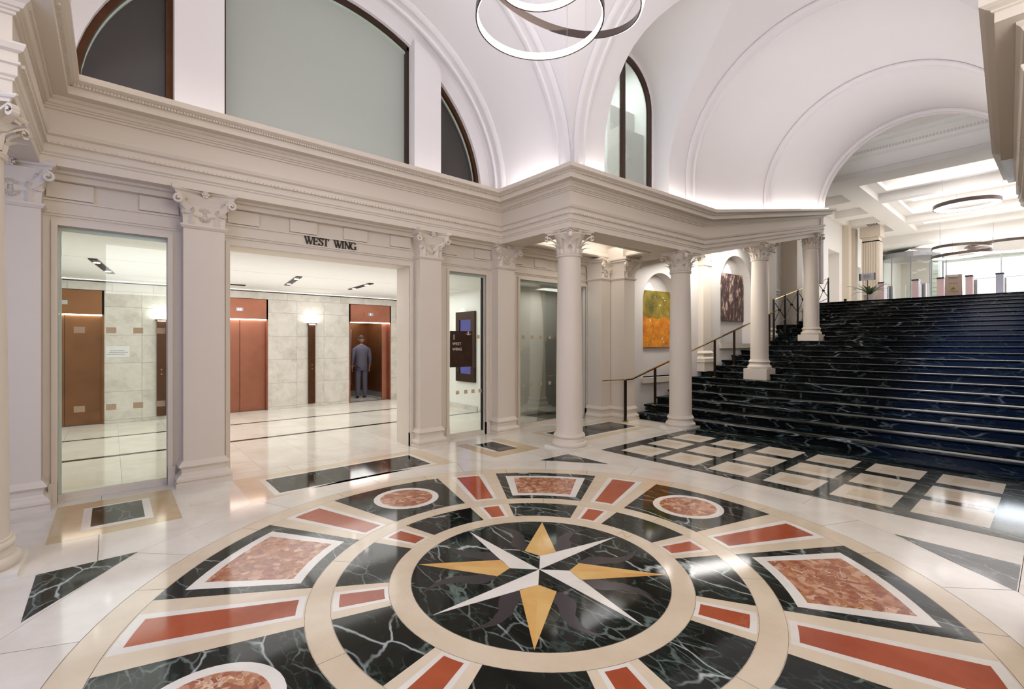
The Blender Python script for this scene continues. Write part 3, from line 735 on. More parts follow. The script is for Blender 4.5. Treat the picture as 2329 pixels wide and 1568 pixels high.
# ================================================================== PILASTERS
def pilaster(x, yf, w_, label, z0=0, depth=.26, ztop=3.52, znk=3.10, ph=.0, side=0, group='flat Corinthian pilasters', ang=0):
    """front face at y=yf looking to -Y; w_ = shaft width"""
    t = thing('pilaster', label, 'pilaster', (x, yf, z0), group)
    ca, sa = cos(ang), sin(ang)
    T = lambda a, b, c: (x + a * ca - b * sa, yf + a * sa + b * ca, z0 + c)
    h = w_ / 2
    if ph: MB(T).box(-h - .06, -.06, 0, h + .06, depth, ph).build('plinth', 'paint', t)
    bp_ = [(0, ph + .30), (.012, ph + .295), (.03, ph + .27), (.045, ph + .25), (.05, ph + .235), (.035, ph + .225), (.02, ph + .2), (.018, ph + .16), (.03, ph + .14), (.05, ph + .13), (.07, ph + .1), (.072, ph + .075), (.06, ph + .055), (.075, ph + .05), (.075, ph + .0), (0, ph + .0)]
    path = [(-h, depth, 0, 1), (-h, 0, 0, 1), (h, 0, 0, 1), (h, depth, 0, 1)]
    MB(T).sweep(path, bp_).build('base', 'paint', t)
    MB(T).box(-h, 0, ph, h, depth, znk - .04).build('shaft', 'paint', t)
    MB(T).sweep(path, [(0, znk - .05), (.012, znk - .045), (.022, znk - .03), (.03, znk - .02), (.03, znk), (0, znk)]).build('necking', 'paint', t)
    # capital
    H = ztop - znk; m = MB(T); rows = []
    for i in range(7):
        u = i / 6; e = .005 + .07 * u ** 2.5; zz = znk + (H - .09) * u
        rows.append([(-h - e * .8, depth, zz), (-h - e * .8, -e, zz), (h + e * .8, -e, zz), (h + e * .8, depth, zz)])
    m.grid(rows, True); b = len(m.v) - 4; m.f.append((b, b + 1, b + 2, b + 3))
    cp = m.build('capital', 'paint', t)
    ab = []
    for i in range(13):
        u = -1 + i / 6; ab.append((u * (h + .12), -.13 + .075 * (1 - abs(u) ** 2)))
    ab += [(h + .12, depth), (-h - .12, depth)]
    m = MB(T); rows = []
    for k, z in ((-.035, ztop - .088), (-.03, ztop - .06), (-.004, ztop - .045), (.0, ztop - .03), (.0, ztop)):
        rows.append([(a + (k if a > 0 else -k if a < 0 else 0), b2 - k if b2 < .1 else b2, z) for a, b2 in ab])
    m.grid(rows, True); n_ = len(ab); m.f.append(tuple(range(n_))); m.f.append(tuple(range(len(m.v) - n_, len(m.v))))
    m.build('abacus', 'paint', cp)
    for s in (-1, 1):       # the long U-shaped scrolls that curl into corner volutes
        pts = []
        for i in range(15):
            u = i / 14; pts.append((s * (.02 + (h + .035) * u ** .75), znk + .13 + (H - .245) * (u ** 1.7), -.012 - .085 * u ** 2))
        cxv, czv = pts[-1][0] + .0, pts[-1][1] - .045
        for i in range(1, 15):
            th = pi / 2 - i * .55; rr = .052 * (1 - i / 17); pts.append((cxv + s * rr * cos(th), czv + rr * sin(th), pts[14][2] - .004))
        rows = []
        for i, (a, z, b) in enumerate(pts):
            j0 = max(0, i - 1); j1 = min(len(pts) - 1, i + 1); d = Vector((pts[j1][0] - pts[j0][0], pts[j1][1] - pts[j0][1])).normalized(); nv = (-d.y, d.x)
            wv = .036 if i < 15 else .014
            rows.append([(a + nv[0] * q * wv, b + e * .016, z + nv[1] * q * wv) for q, e in ((-1, 1), (-1, -.6), (-.5, -1), (.5, -1), (1, -.6), (1, 1))])
        MB(T).grid(rows, True).build('volute', 'paint', cp)
        for j, (hh, zz, xx) in enumerate(((.20, .0, .6), (.17, .12, .9))):
            rr_ = [[(s * h * xx + a * .8, -.012 - b - j * .012, znk + zz + c) for a, b, c in r] for r in leaf_mesh(hh, .052, .12, .012)]
            MB(T).grid(rr_).build('leaf', 'paint', cp, smooth=True, fixn=False)
    def fan(zc, rad, a0, a1, n, nm, yo):
        for k in range(n):
            a = radians(lerp(a0, a1, k / (n - 1))); d = Vector((cos(a), 0, sin(a))); pz = Vector((-sin(a), 0, cos(a)))
            m = MB(T); c = Vector((0, yo, zc)); 
            m.add([c + pz * .004, c - pz * .004, c + d * rad * .55 - pz * .014 , c + d * rad * .55 + pz * .014, c + d * rad, c + d * rad * .5 + Vector((0, -.022, 0))],
                  [(0, 1, 5), (1, 2, 5), (2, 4, 5), (4, 3, 5), (3, 0, 5)])
            m.build(nm, 'paint', cp, fixn=False)
    fan(znk + .15, .085, 15, 165, 9, 'palmette_leaf', -.02)
    fan(znk + .10, .07, -20, -160, 7, 'palmette_leaf', -.016)
    m = MB(T)
    for k in range(6):
        a = k * pi / 3; m.obox((.026 * cos(a), -.075, ztop - .062 + .026 * sin(a)), (.014, 0, 0), (0, .018, 0), (0, 0, .014))
    m.obox((0, -.085, ztop - .062), (.013, 0, 0), (0, .02, 0), (0, 0, .013)); m.build('rosette', 'paint', cp)
    return t
pilaster(-.75, 6.70, .42, 'cream pilaster between the left edge column and the first glazed bay')
pilaster(.855, 6.70, .42, 'cream pilaster left of the wide opening to the lift lobby, beside the first glazed bay')
pilaster(3.985, 6.70, .40, 'cream pilaster between the wide lobby opening and the bay with the brown sign')
pilaster(5.60, 6.70, .40, 'cream pilaster right of the brown sign bay, under the inner corner of the entablature')
pilaster(8.24, 6.46, .30, 'inner cream pilaster of the stepped corner beside the wide glass pane', depth=.4)
pilaster(8.60, 6.10, .38, 'outer cream pilaster of the stepped corner behind the first handrail post', depth=.7)

# ================================================================== SCREEN WALL
wl = MB(); YF, YB = 6.90, 7.06
def wallrun(m, x0, x1, z0, z1, y0=YF, y1=YB): m.box(x0, y0, z0, x1, y1, z1)
for a, b in ((-5, -.43), (.51, 1.153), (3.70, 4.46), (5.27, 6.10), (8.08, 8.5)): wallrun(wl, a, b, 0, 2.94)
wallrun(wl, -5, 8.5, 2.94, 3.6)
wl.box(-5, 6.66, 3.51, 5.5, 7.3, 4.25).box(5.5, 6.97, 3.6, 8.6, 7.3, 4.25)
wleft = wl.build('wall_left', 'paint', kind='structure', recentre=False)
tag(wleft, 'cream screen wall of pilasters and glazed bays toward the lift lobby')
# jambs of the wide opening (deeper)
MB().box(1.0, 7.06, 0, 1.153, 7.34, 2.94).build('jamb', 'paint', wleft)
MB().box(3.70, 7.06, 0, 3.9, 7.34, 2.94).build('jamb', 'paint', wleft)
MB().box(1.0, 7.06, 2.94, 3.9, 7.34, 3.2).build('lintel', 'paint', wleft)
# architrave frames, sills, skirting blocks
for a, b in ((-.43, .51), (1.153, 3.70), (4.46, 5.27), (6.10, 8.08)):
    z1 = 2.94
    m = MB(); fw = .05
    m.box(a - fw, 6.875, 0, a, YF + .01, z1).box(b, 6.875, 0, b + fw, YF + .01, z1).box(a - fw, 6.875, z1, b + fw, YF + .01, z1 + fw)
    m.build('architrave', 'paint', wleft)
    for s in (a - .07, b): MB().box(s, 6.862, 0, s + .07, 6.93, .22).build('skirting_block', 'paint', wleft)
    if a < 1 or a > 4: MB().box(a, 6.95, 0, b, 7.05, .065).build('sill', 'paint', wleft)
MB().box(-5, 6.885, 3.035, 8.2, 6.93, 3.06).box(-5, 6.868, 3.06, 8.2, 6.93, 3.078).build('moulding', 'paint', wleft)
MB().box(-5, 6.882, 3.195, 8.2, 6.93, 3.215).build('moulding', 'paint', wleft)
MB().box(-5, 6.80, 3.40, 8.2, 6.93, 3.46).box(-5, 6.74, 3.46, 8.2, 6.93, 3.50).build('moulding', 'paint', wleft)
for bay in ((-.52, .62), (1.12, 3.72), (4.25, 5.36), (5.86, 8.05)):
    L = bay[1] - bay[0]; n = max(3, int(round(L / .37)) | 1)
    for k in range(n):
        if k % 2 == 0:
            x0 = bay[0] + L * k / n; MB().box(x0 + .005, 6.868, 3.225, x0 + L / n - .005, 6.92, 3.395).build('raised_block', 'paint', wleft)
MB().box(1.2, 6.72, 3.205, 1.201, 6.721, 3.206)
# panes
def pane(a, b, sq, name_lab):
    gp = MB().box(a, 6.99, .065, b, 7.0, 2.93).build('glass_pane', 'glass', wleft)
    MB().box(a, 6.98, 2.90, b, 7.01, 2.94).build('top_channel', 'glassedge', wleft)
    return gp
pane(-.43, .51, None, ''); pane(4.46, 5.27, None, ''); pane(6.10, 7.62, None, ''); pane(7.66, 8.08, None, '')
MB().box(5.235, 6.985, .065, 5.262, 7.01, 2.93).build('pane_edge', 'darkmetal', wleft)
MB().box(7.625, 6.985, .065, 7.655, 7.01, 2.93).build('pane_edge', 'darkmetal', wleft)
MB().box(-.425, 6.985, .065, -.405, 7.01, 2.93).build('pane_edge', 'glassedge', wleft)
def stickers(xs, zs, s=.045, h=.034):
    for x in xs:
        for z in zs:
            MB().box(x - s, 6.985, z - h, x + s, 6.989, z + h).build('frosted_square', 'frost', wleft)
stickers((-.265, .0, .24, .45), (1.835, .965))
stickers((4.49, 4.70, 4.88, 5.04, 5.2), (.80,), .035, .033); stickers((4.5, 5.16), (1.80,), .03, .033)
stickers((6.28, 6.52, 6.77, 7.03, 7.27, 7.5), (1.80, .84), .034, .034)
# bronze letters WEST WING
def letter_strokes(ch):
    T_, t_ = .165, .085     # thick, thin
    if ch == 'W': return 1.42, [((.16, 1), (.48, 0), T_), ((.48, 0), (.72, .95), t_), ((.60, 1), (.95, 0), T_), ((.95, 0), (1.25, 1), t_)], [(.02, .33, 1), (.48, .78, 1), (1.08, 1.4, 1)]
    if ch == 'E': return .92, [((.22, 0), (.22, 1), T_), ((.16, .97), (.76, .97), t_), ((.16, .03), (.82, .03), t_), ((.22, .52), (.62, .52), t_), ((.75, .97), (.77, .78), t_), ((.81, .03), (.86, .24), t_), ((.62, .62), (.62, .42), t_)], [(.06, .4, 1), (.06, .4, 0)]
    if ch == 'T': return .90, [((.45, 0), (.45, 1), T_), ((.06, .97), (.84, .97), t_), ((.06, .97), (.03, .78), t_), ((.84, .97), (.87, .78), t_)], [(.28, .62, 0)]
    if ch == 'I': return .46, [((.23, 0), (.23, 1), T_)], [(.06, .4, 1), (.06, .4, 0)]
    if ch == 'N': return 1.08, [((.22, 0), (.22, 1), t_), ((.2, 1), (.86, 0), T_), ((.86, 0), (.86, 1), t_)], [(.04, .34, 1), (.08, .36, 0), (.72, 1.0, 1)]
    if ch == 'S':
        pts = [(.62, .78), (.60, .93), (.42, 1.0), (.24, .95), (.16, .80), (.2, .65), (.4, .54), (.58, .42), (.66, .26), (.58, .07), (.38, -.01), (.2, .05), (.12, .24)]
        return .78, [(pts[i], pts[i + 1], t_ if i < 3 or i > 8 else T_) for i in range(len(pts) - 1)], [(.58, .66, .8), (.08, .16, .22)]
    if ch == 'G':
        pts = [(.86, .78), (.80, .92), (.58, 1.01), (.34, .94), (.16, .74), (.12, .5), (.16, .26), (.34, .06), (.58, -.01), (.78, .06), (.84, .12)]
        return 1.05, [(pts[i], pts[i + 1], T_ if 3 <= i <= 6 else t_) for i in range(len(pts) - 1)] + [((.84, .04), (.84, .42), T_)], [(.7, 1.0, .42)]
sgn_ = thing('wall_lettering', 'dark bronze serif letters reading WEST WING above the wide lobby opening', 'sign', (1.9, 6.88, 3.08))
x = 2.055; Hh = .105
for ch in 'WEST WING':
    if ch == ' ': x += .075; continue
    adv, strokes, serifs = letter_strokes(ch); m = MB(); k = Hh * .92
    for (a, b, wd) in strokes:
        d = Vector((b[0] - a[0], b[1] - a[1])); ln = d.length; d.normalize(); nv = Vector((-d.y, d.x)) * wd / 2; e = d * .02
        q = [(a[0] - nv.x - e.x, a[1] - nv.y - e.y), (b[0] - nv.x + e.x, b[1] - nv.y + e.y), (b[0] + nv.x + e.x, b[1] + nv.y + e.y), (a[0] + nv.x - e.x, a[1] + nv.y - e.y)]
        m.prismY([(x + p * k, 3.087 + r * Hh) for p, r in q], 6.878, 6.902)
    for a, b, z in serifs:
        zz = 3.087 + z * Hh; m.box(x + a * k, 6.878, zz - .004, x + b * k, 6.902, zz + .004)
    m.build('letter', 'letter', sgn_, fixn=False); x += adv * k * .86
# the brown sign on the glass
def text(body, size, loc, mat, parent, rot=(pi / 2, 0, 0), ext=.001, align='LEFT', name='lettering'):
    c = bpy.data.curves.new(name, 'FONT'); c.body = body; c.size = size; c.extrude = ext; c.align_x = align
    c.resolution_u = 3
    tmp = bpy.data.objects.new(name, c); COL.objects.link(tmp); dg = bpy.context.evaluated_depsgraph_get()
    me = bpy.data.meshes.new_from_object(tmp.evaluated_get(dg)); bpy.data.objects.remove(tmp)
    me.materials.clear(); me.materials.append(M[mat]); o = bpy.data.objects.new(name, me); COL.objects.link(o)
    if parent: o.parent = parent; off = Vector(parent['_o']); o.location = Vector(loc) - off
    else: o.location = loc
    o.rotation_euler = rot; return o
sg = thing('sign_board', 'dark brown board reading 1 WEST WING on the glass beside the third pilaster', 'sign', (4.78, 6.97, 1.26))
MB().box(4.535, 6.965, 1.255, 5.01, 6.985, 1.90).build('board', 'signbrown', sg)
text('1', .135, (4.575, 6.963, 1.745), 'signtext', sg); text('WEST', .072, (4.575, 6.963, 1.648), 'signtext', sg); text('WING', .072, (4.575, 6.963, 1.55), 'signtext', sg)
m = MB(); m.box(4.86, 6.962, 1.845, 4.98, 6.965, 1.851)
m.prismY([(4.905, 1.86), (4.935, 1.86), (4.93, 1.885), (4.918, 1.893), (4.905, 1.885)], 6.962, 6.965).prismY([(4.90, 1.83), (4.94, 1.83), (4.94, 1.842), (4.90, 1.842)], 6.962, 6.965)
m.build('crest_emblem', 'signtext', sg)

# ================================================================== LIFT LOBBY
lf = MB().box(-5, 6.9, -.06, 9, 13.0, -.006).build('floor', 'joint', kind='structure', recentre=False)
ysl = [6.902, 7.45, 9.13, 9.25, 11.0, 11.10, 12.98]
for j in range(6):
    strip_ = j in (2, 4)
    xs = [-3.5 + .72 * i * (2.2 if strip_ else 1) for i in range(17 if not strip_ else 8)]
    for a, b in zip(xs[:-1], xs[1:]):
        if b < -2.6 or a > 7.2: continue
        e = .0012
        MB().box(a + e, ysl[j] + e, -.005, b - e, ysl[j + 1] - e, LZ * (1 if strip_ else 0)).build('black_strip' if strip_ else 'marble_slab', 'black' if strip_ else 'lobbyfloor', lf)
lw = MB().box(-5, 12.93, 0, 7, 13.05, 3.2)
lwo = MB()
for a, b in ((-5, -1.37), (-.11, 1.73), (2.98, 5.04), (6.29, 7.0)): lwo.box(a, 12.9, 0, b, 13.02, 3.2)
lwo.box(-5, 12.9, 2.77, 7, 13.02, 3.2)
lwall = lwo.build('wall_lobby', 'joint', kind='structure', recentre=False)
tag(lwall, 'pale travertine clad wall with the lift entrances')
zr = [0, .07, .66, 1.26, 1.85, 2.44, 2.77, 2.95]
for a, b in ((-3.4, -1.37), (-.11, 1.73), (2.98, 5.04), (6.29, 6.85)):
    n = max(1, round((b - a) / .69))
    for k in range(n):
        for z0, z1 in zip(zr[:-1], zr[1:]):
            if z1 > 2.78: continue
            e = .0018; jit = random.uniform(0, .0015)
            x0, x1 = a + (b - a) * k / n + e, a + (b - a) * (k + 1) / n - e
            MB().box(x0, 12.87 - jit, z0 + e, x1, 12.9, z1 - e).build('stone_panel', 'trav', lwall)
n = 15
for k in range(n):
    x0 = -3.4 + 10.25 * k / n; MB().box(x0 + .002, 12.87, 2.772, x0 + 10.25 / n - .002, 12.9, 2.94).build('stone_panel', 'trav', lwall)
MB().box(-5, 12.6, 2.96, 7, 13.05, 3.1).box(-5, 7.06, 3.0, 9.5, 9.68, 3.1).box(-5, 9.70, 3.0, 7, 11.74, 3.1).box(-5, 11.76, 3.0, 7, 12.6, 3.1).box(-5, 9.68, 3.05, 7, 9.70, 3.1).box(-5, 11.74, 3.05, 7, 11.76, 3.1).build('ceiling', 'white', kind='structure', recentre=False)
MB().box(-5, 12.62, 2.955, 6.9, 12.66, 2.962).build('trim_10', 'panel_light', kind='structure')
def slotlight(x0, y0, x1, y1, lab):
    t = thing('ceiling_spotlight', lab, 'light', ((x0 + x1) / 2, (y0 + y1) / 2, 2.99), 'slot spotlights in the lobby ceiling')
    d = Vector((x1 - x0, y1 - y0, 0)); L = d.length; d.normalize(); nv = Vector((-d.y, d.x, 0)); c = Vector(((x0 + x1) / 2, (y0 + y1) / 2, 2.992))
    MB().obox(c, d * L / 2, nv * .055, (0, 0, .008)).build('housing', 'darkmetal', t)
    for s in (-.30, .30):
        p = c + d * L * s
        MB().lathe([(.04, 2.978), (.046, 2.984)], p.x, p.y, 16).build('lamp', 'lamp', t)
slotlight(-.22, 9.75, .0, 11.6, 'black slot fitting with two lamps in the lobby ceiling, seen through the left glazed bay')
slotlight(2.82, 9.75, 3.03, 11.4, 'black slot fitting with two lamps in the lobby ceiling, left one in the wide opening')
slotlight(4.35, 9.85, 4.45, 11.3, 'black slot fitting with two lamps in the lobby ceiling, right one in the wide opening')
vt = MB()
for k in range(3): vt.box(2.0, 12.0 + k * .05, 2.985, 2.32, 12.02 + k * .05, 3.0)
tag(vt.build('ceiling_vent', 'darkmetal'), 'small slatted vent in the lobby ceiling above the copper lift', 'vent')
def lift(x0, x1, lab, is_open=False, mat='copper'):
    t = thing('lift_entrance', lab, 'lift', ((x0 + x1) / 2, 12.95, 0), 'lift entrances')
    MB().box(x0, 12.86, 2.27, x1, 13.0, 2.76).build('transom', mat, t)
    MB().box(x0 + .02, 12.92, 2.25, x1 - .02, 12.99, 2.268).build('door_light', 'lamp', t)
    MB().box(x0, 12.86, 0, x0 + .035, 13.35, 2.76).build('jamb', mat, t); MB().box(x1 - .035, 12.86, 0, x1, 13.35, 2.76).build('jamb', mat, t)
    cx = lerp(x0, x1, .5)
    ip = MB().box(cx - .2, 12.852, 2.42, cx + .2, 12.862, 2.56).build('indicator', mat, t)
    MB().box(cx - .075, 12.848, 2.455, cx + .075, 12.853, 2.535).build('display', 'display' if False else 'steel', ip)
    xm = lerp(x0, x1, .52)
    if not is_open:
        MB().box(x0 + .03, 12.99, .01, xm - .004, 13.03, 2.27).build('door_panel', mat, t)
        MB().box(xm + .004, 12.975, .01, x1 - .03, 13.02, 2.27).build('door_panel', mat, t)
    else:
        MB().box(x1 - .22, 12.99, .01, x1 - .03, 13.03, 2.27).build('door_panel', mat, t)
    MB().box(x0, 12.9, -.004, x1, 13.05, .008).build('threshold', 'steel', t)
    return t
la = lift(-1.36, -.11, 'aged copper lift doors seen through the left glazed bay', mat='copper_dark')
lb = lift(1.73, 2.98, 'closed reddish copper lift doors at the left of the wide opening')
lc = lift(5.04, 6.29, 'open copper lift with a mirrored car and a standing person inside', True)
for o, s_, xx in ((lb, 'A5', 2.30), (lc, '4', 5.63)): text(s_, .085, (xx, 12.845, 2.465), 'display', o, name='floor_number')
# lift car interior
car = MB(); car.box(5.06, 14.5, 0, 6.27, 14.55, 2.4).box(5.03, 13.05, 0, 5.06, 14.55, 2.4).box(6.27, 13.05, 0, 6.3, 14.55, 2.4).box(5.03, 13.05, 2.35, 6.3, 14.55, 2.4)
car.build('car_wall', 'copper_dark', lc)
MB().box(5.06, 13.05, -.05, 6.27, 14.5, .006).build('car_floor', 'lobbyfloor', lc)
MB().box(5.2, 13.2, .006, 6.13, 13.24, .008).box(5.2, 14.3, .006, 6.13, 14.34, .008).box(5.2, 13.2, .006, 5.24, 14.34, .008).box(6.09, 13.2, .006, 6.13, 14.34, .008).build('floor_border', 'black', lc)
MB().box(5.08, 14.485, .36, 5.75, 14.5, 2.1).build('mirror', 'steel', lc)
MB().tube([(5.08, 14.4, .95), (6.2, 14.4, .95)], .018, 8).build('car_rail', 'brass', lc)
MB().box(5.08, 14.48, 0, 6.25, 14.5, .17).box(6.25, 13.06, 0, 6.27, 14.5, .17).build('kick_plate', 'steel', lc)
area('lift_car_light', (5.66, 13.8, 2.33), .9, 1.1, 14)
spot('lift_display_light', (2.35, 12.8, 2.98), 0)
def strip_post(x, lab):
    t = thing('call_panel', lab, 'panel', (x, 12.85, .08), 'bronze call panels between the lifts')
    MB().box(x - .085, 12.80, .085, x + .085, 12.87, 2.17).build('plate', 'bronze', t)
    MB().box(x - .11, 12.74, 2.17, x + .11, 12.87, 2.20).build('lamp_shelf', 'bronze', t)
    MB().box(x - .08, 12.76, 2.2, x + .08, 12.83, 2.212).build('uplight', 'lamp', t)
    MB().box(x - .07, 12.765, 2.162, x + .07, 12.80, 2.169).build('downlight', 'lamp', t)
    for z in (1.0, 1.1): MB().tube([(x, 12.80, z), (x, 12.79, z)], .016, 10).build('call_button', 'brass', t)
    area('call_panel_light', (x, 12.72, 2.24), .2, .08, 2, (radians(160), 0, 0), (1, .98, .96))
strip_post(.84, 'tall narrow bronze call panel behind the right edge of the left glazed bay')
strip_post(4.02, 'tall narrow bronze call panel between the two lifts in the wide opening')
nt_ = thing('notice_sheet', 'white paper notice with grey lines of text right of the aged copper doors', 'notice', (.08, 12.86, 1.5))
MB().box(-.085, 12.862, 1.38, .30, 12.868, 1.62).build('sheet', 'paper', nt_)
for z, a, b in ((1.512, -.02, .25), (1.475, -.04, .255), (1.437, -.07, .28)):
    text('LIFT OUT OF SERVICE' if z > 1.5 else 'MAINTENANCE WORK AND' if z > 1.45 else 'INCONVENIENCE CAUSED', .024, (a, 12.861, z), 'ink', nt_)
# side wall of the lobby with the directory, and the vestibule wall behind the wide pane
MB().box(6.85, 9.3, 0, 7.0, 12.95, 3.05).box(6.85, 9.2, 0, 7.6, 9.3, 3.05).build('wall_lobby_side', 'white', kind='structure')
MB().box(6.825, 9.3, 0, 6.85, 12.86, .12).build('baseboard_lobby', 'trav', kind='structure')
MB().box(7.0, 8.1, 0, 9.2, 8.2, 3.05).box(9.1, 7.0, 0, 9.2, 8.2, 3.05).box(7.0, 8.2, 0, 7.1, 9.3, 3.05).build('wall_vestibule', 'plaster', kind='structure')
MB().box(7.02, 8.07, 0, 9.1, 8.1, .13).build('baseboard_vestibule', 'trav', kind='structure')
MB().box(-3.6, 7, 0, -3.5, 13, 3.1).build('wall_lobby_west', 'white', kind='structure')
dr = thing('directory_frame', 'brown framed display screen behind the brown sign board', 'screen', (6.82, 9.8, .7))
m = MB(); m.box(6.79, 9.36, .70, 6.85, 9.52, 2.47).box(6.79, 10.02, .70, 6.85, 10.18, 2.47).box(6.79, 9.52, .70, 6.85, 10.02, .9).box(6.79, 9.52, 2.27, 6.85, 10.02, 2.47).build('frame', 'darkbronze', dr)
MB().box(6.83, 9.52, .9, 6.845, 10.02, 2.27).build('display', 'screen', dr)
sb = thing('small_notice_frame', 'small dark brown framed notice left of the brown sign board', 'notice', (6.84, 10.9, .75))
MB().box(6.80, 10.62, .70, 6.85, 11.02, 1.52).build('board', 'darkbronze', sb)
MB().box(6.795, 10.70, 1.05, 6.80, 10.95, 1.25).build('sheet', 'paper', sb)
spot('directory_spot', (6.4, 10.0, 2.95), 16, (0, radians(-22), 0), 60)
area('vestibule_light', (7.8, 7.55, 2.9), 1.0, .4, 9, col=(1, .97, .88))

# ================================================================== AISLE: CEILING AND PAINTING WALL
m = MB(); zc_ = 3.56
m.box(5.5, 4.95, zc_, 8.9, 5.55, zc_ + .5).box(5.5, 6.48, zc_, 8.9, 7.0, zc_ + .5).box(5.5, 5.55, zc_, 5.98, 6.48, zc_ + .5).box(8.42, 5.55, zc_, 8.9, 6.48, zc_ + .5).box(5.9, 5.5, 4.0, 8.5, 6.5, 4.1)
m.build('ceiling_aisle', 'paint', kind='structure', recentre=False)
m = MB()
path = [(5.98, 5.55, 0, 1), (5.98, 6.48, 0, 1), (8.42, 6.48, 0, 1), (8.42, 5.55, 0, 1), (5.98, 5.55, 0, 1)]
m.sweep(path, [(-.06, 3.54), (.03, 3.54), (.05, 3.56), (.05, 3.60), (.02, 3.62), (-.06, 3.62)], caps=False).build('trim_11', 'paint', kind='structure')
MB().box(6.1, 5.68, 3.985, 8.3, 6.38, 3.995).build('coffer_panel', 'coffer_light', kind='structure')
sd = thing('smoke_detector', 'round white smoke detector on the lit aisle coffer beside the first column capital', 'detector', (6.35, 5.72, 3.95))
MB().lathe([(.05, 3.95), (.055, 3.97), (.055, 3.984)], 6.35, 5.72, 20).build('body', 'white', sd, smooth=True)
# inner architrave of the aisle on pilasters
MB().box(8.3, 6.05, 3.49, 8.9, 7.0, 3.75).box(5.9, 6.66, 3.50, 8.2, 6.95, 3.60).build('trim_12', 'paint', kind='structure')
def WLN(x): return 6.42 - .085 * (x - 9.4)
def wtf(s_, d, z): return (s_, WLN(s_) + d, z)
def niche_wall(m, x0, x1, z0, z1, xc, hw, zs, zsp):
    """wall from x0..x1, z0(x)..z1 with an arched niche opening; thickness 0.3"""
    def slab(pts):      # polygon in (x,z)
        m.extr(pts, lambda a, b: (a, WLN(a), b), lambda a, b: (a, WLN(a) + .26, b))
    slab([(x0, z0), (xc - hw, z0), (xc - hw, z1), (x0, z1)]); slab([(xc + hw, z0), (x1, z0), (x1, z1), (xc + hw, z1)])
    slab([(xc - hw, z0), (xc + hw, z0), (xc + hw, zs), (xc - hw, zs)])
    n = 20
    for i in range(n):
        a, b = xc - hw * cos(pi * i / n), xc - hw * cos(pi * (i + 1) / n)
        za, zb = zsp + hw * 1.05 * sin(pi * i / n), zsp + hw * 1.05 * sin(pi * (i + 1) / n)
        slab([(a, za), (b, zb), (b, z1), (a, z1)])
aw = MB()
niche_wall(aw, 8.75, 11.8, 0, 6.6, 10.26, .70, .86, 2.66)
niche_wall(aw, 11.8, 15.3, 0, 7.2, 13.70, .82, 1.66, 3.33)
aw.extr([(8.75, 0), (15.3, 0), (15.3, 7.2), (8.75, 7.2)], lambda a, b: (a, WLN(a) + .26, b), lambda a, b: (a, WLN(a) + .34, b))
awo = aw.build('wall_stair_side', 'plaster', kind='structure', recentre=False)
tag(awo, 'pale wall beside the stairs with two arched painting niches')
for xc, hw, zs in ((10.26, .70, .86), (13.70, .82, 1.66)):
    MB().extr([(xc - hw - .06, zs - .13), (xc + hw + .06, zs - .13), (xc + hw + .08, zs - .03), (xc + hw + .08, zs), (xc - hw - .08, zs), (xc - hw - .08, zs - .03)], lambda a, b: (a, WLN(a) - .06, b), lambda a, b: (a, WLN(a) + .26, b)).build('niche_sill', 'paint', awo)
def paint_thing(xc, hw, z0, z1, mat, lab, zsp, hwn):
    t = thing('painting', lab, 'painting', (xc, WLN(xc) + .22, z0))
    MB().extr([(xc - hw, z0), (xc + hw, z0), (xc + hw, z1), (xc - hw, z1)], lambda a, b: (a, WLN(a) + .205, b), lambda a, b: (a, WLN(a) + .225, b)).build('canvas', mat, t)
    MB().extr([(xc - hw + .02, z0 + .02), (xc + hw - .02, z0 + .02), (xc + hw - .02, z1 - .02), (xc - hw + .02, z1 - .02)], lambda a, b: (a, WLN(a) + .226, b), lambda a, b: (a, WLN(a) + .255, b)).build('stretcher', 'signplastic', t)
paint_thing(10.36, .59, 1.575, 2.98, 'art1', 'golden and olive abstract painting in the nearer arched niche', 2.66, .7)
paint_thing(13.88, .62, 2.33, 3.70, 'art2', 'dark brown abstract painting with pale figures in the farther arched niche', 3.44, .7)
for xc, z, in ((10.15, 3.30), (13.7, 4.1)):
    spot('niche_spot', (xc, WLN(xc) + .13, z), 22, (radians(10), 0, 0), 70, (1, .98, .95), .5, .02)
pilaster(12.03, WLN(12.03) - .12, .42, 'cream pilaster between the two painting niches', z0=.93, depth=.3, ztop=3.2, znk=2.83, ph=.24)
pilaster(15.55, WLN(15.55) - .12, .42, 'cream pilaster right of the dark painting, beyond the tall-plinth column', z0=1.6, depth=.3, ztop=3.3, znk=2.93, ph=.24)
# sloping aisle ceiling
m = MB(); m.extr([(8.9, 3.56), (9.3, 3.56), (15.8, 5.1), (15.8, 5.25), (8.9, 4.0)], lambda a, b: (a, 4.9, b), lambda a, b: (a, 6.8, b)).build('ceiling_stair_side', 'paint', kind='structure')
area('stair_aisle_light', (11.5, 5.65, 3.95), 4.5, .5, 95, (0, radians(-13), 0), (1, .96, .92))
# handrail
hr = thing('handrail', 'polished brass handrail on dark posts climbing the stairs past the golden painting', 'handrail', (8.34, 6.0, 0))
def ry(x): return 6.02 - .075 * (x - 8.34)
posts = [(8.34, 0), (9.35, 2 * RI), (11.8, 6 * RI), (12.75, 8 * RI), (14.72, 12 * RI)]
pts = [(7.75, ry(8.0) + .12, .90), (8.34, 6.02, .90), (8.55, ry(8.55), .905)]
for x in (9.35, 10.5, 11.8, 12.75, 14.72, 15.2): pts.append((x, ry(x), .90 + .2631 * (x - 8.52)))
m = MB()
for a, b in zip(pts[:-1], pts[1:]):
    d = Vector(b) - Vector(a); L = d.length; d.normalize(); s_ = d.cross(Vector((0, 0, 1))).normalized(); u = s_.cross(d)
    m.obox((Vector(a) + Vector(b)) / 2, d * (L / 2 + .004), s_ * .028, u * .012)
m.build('rail', 'brass', hr)
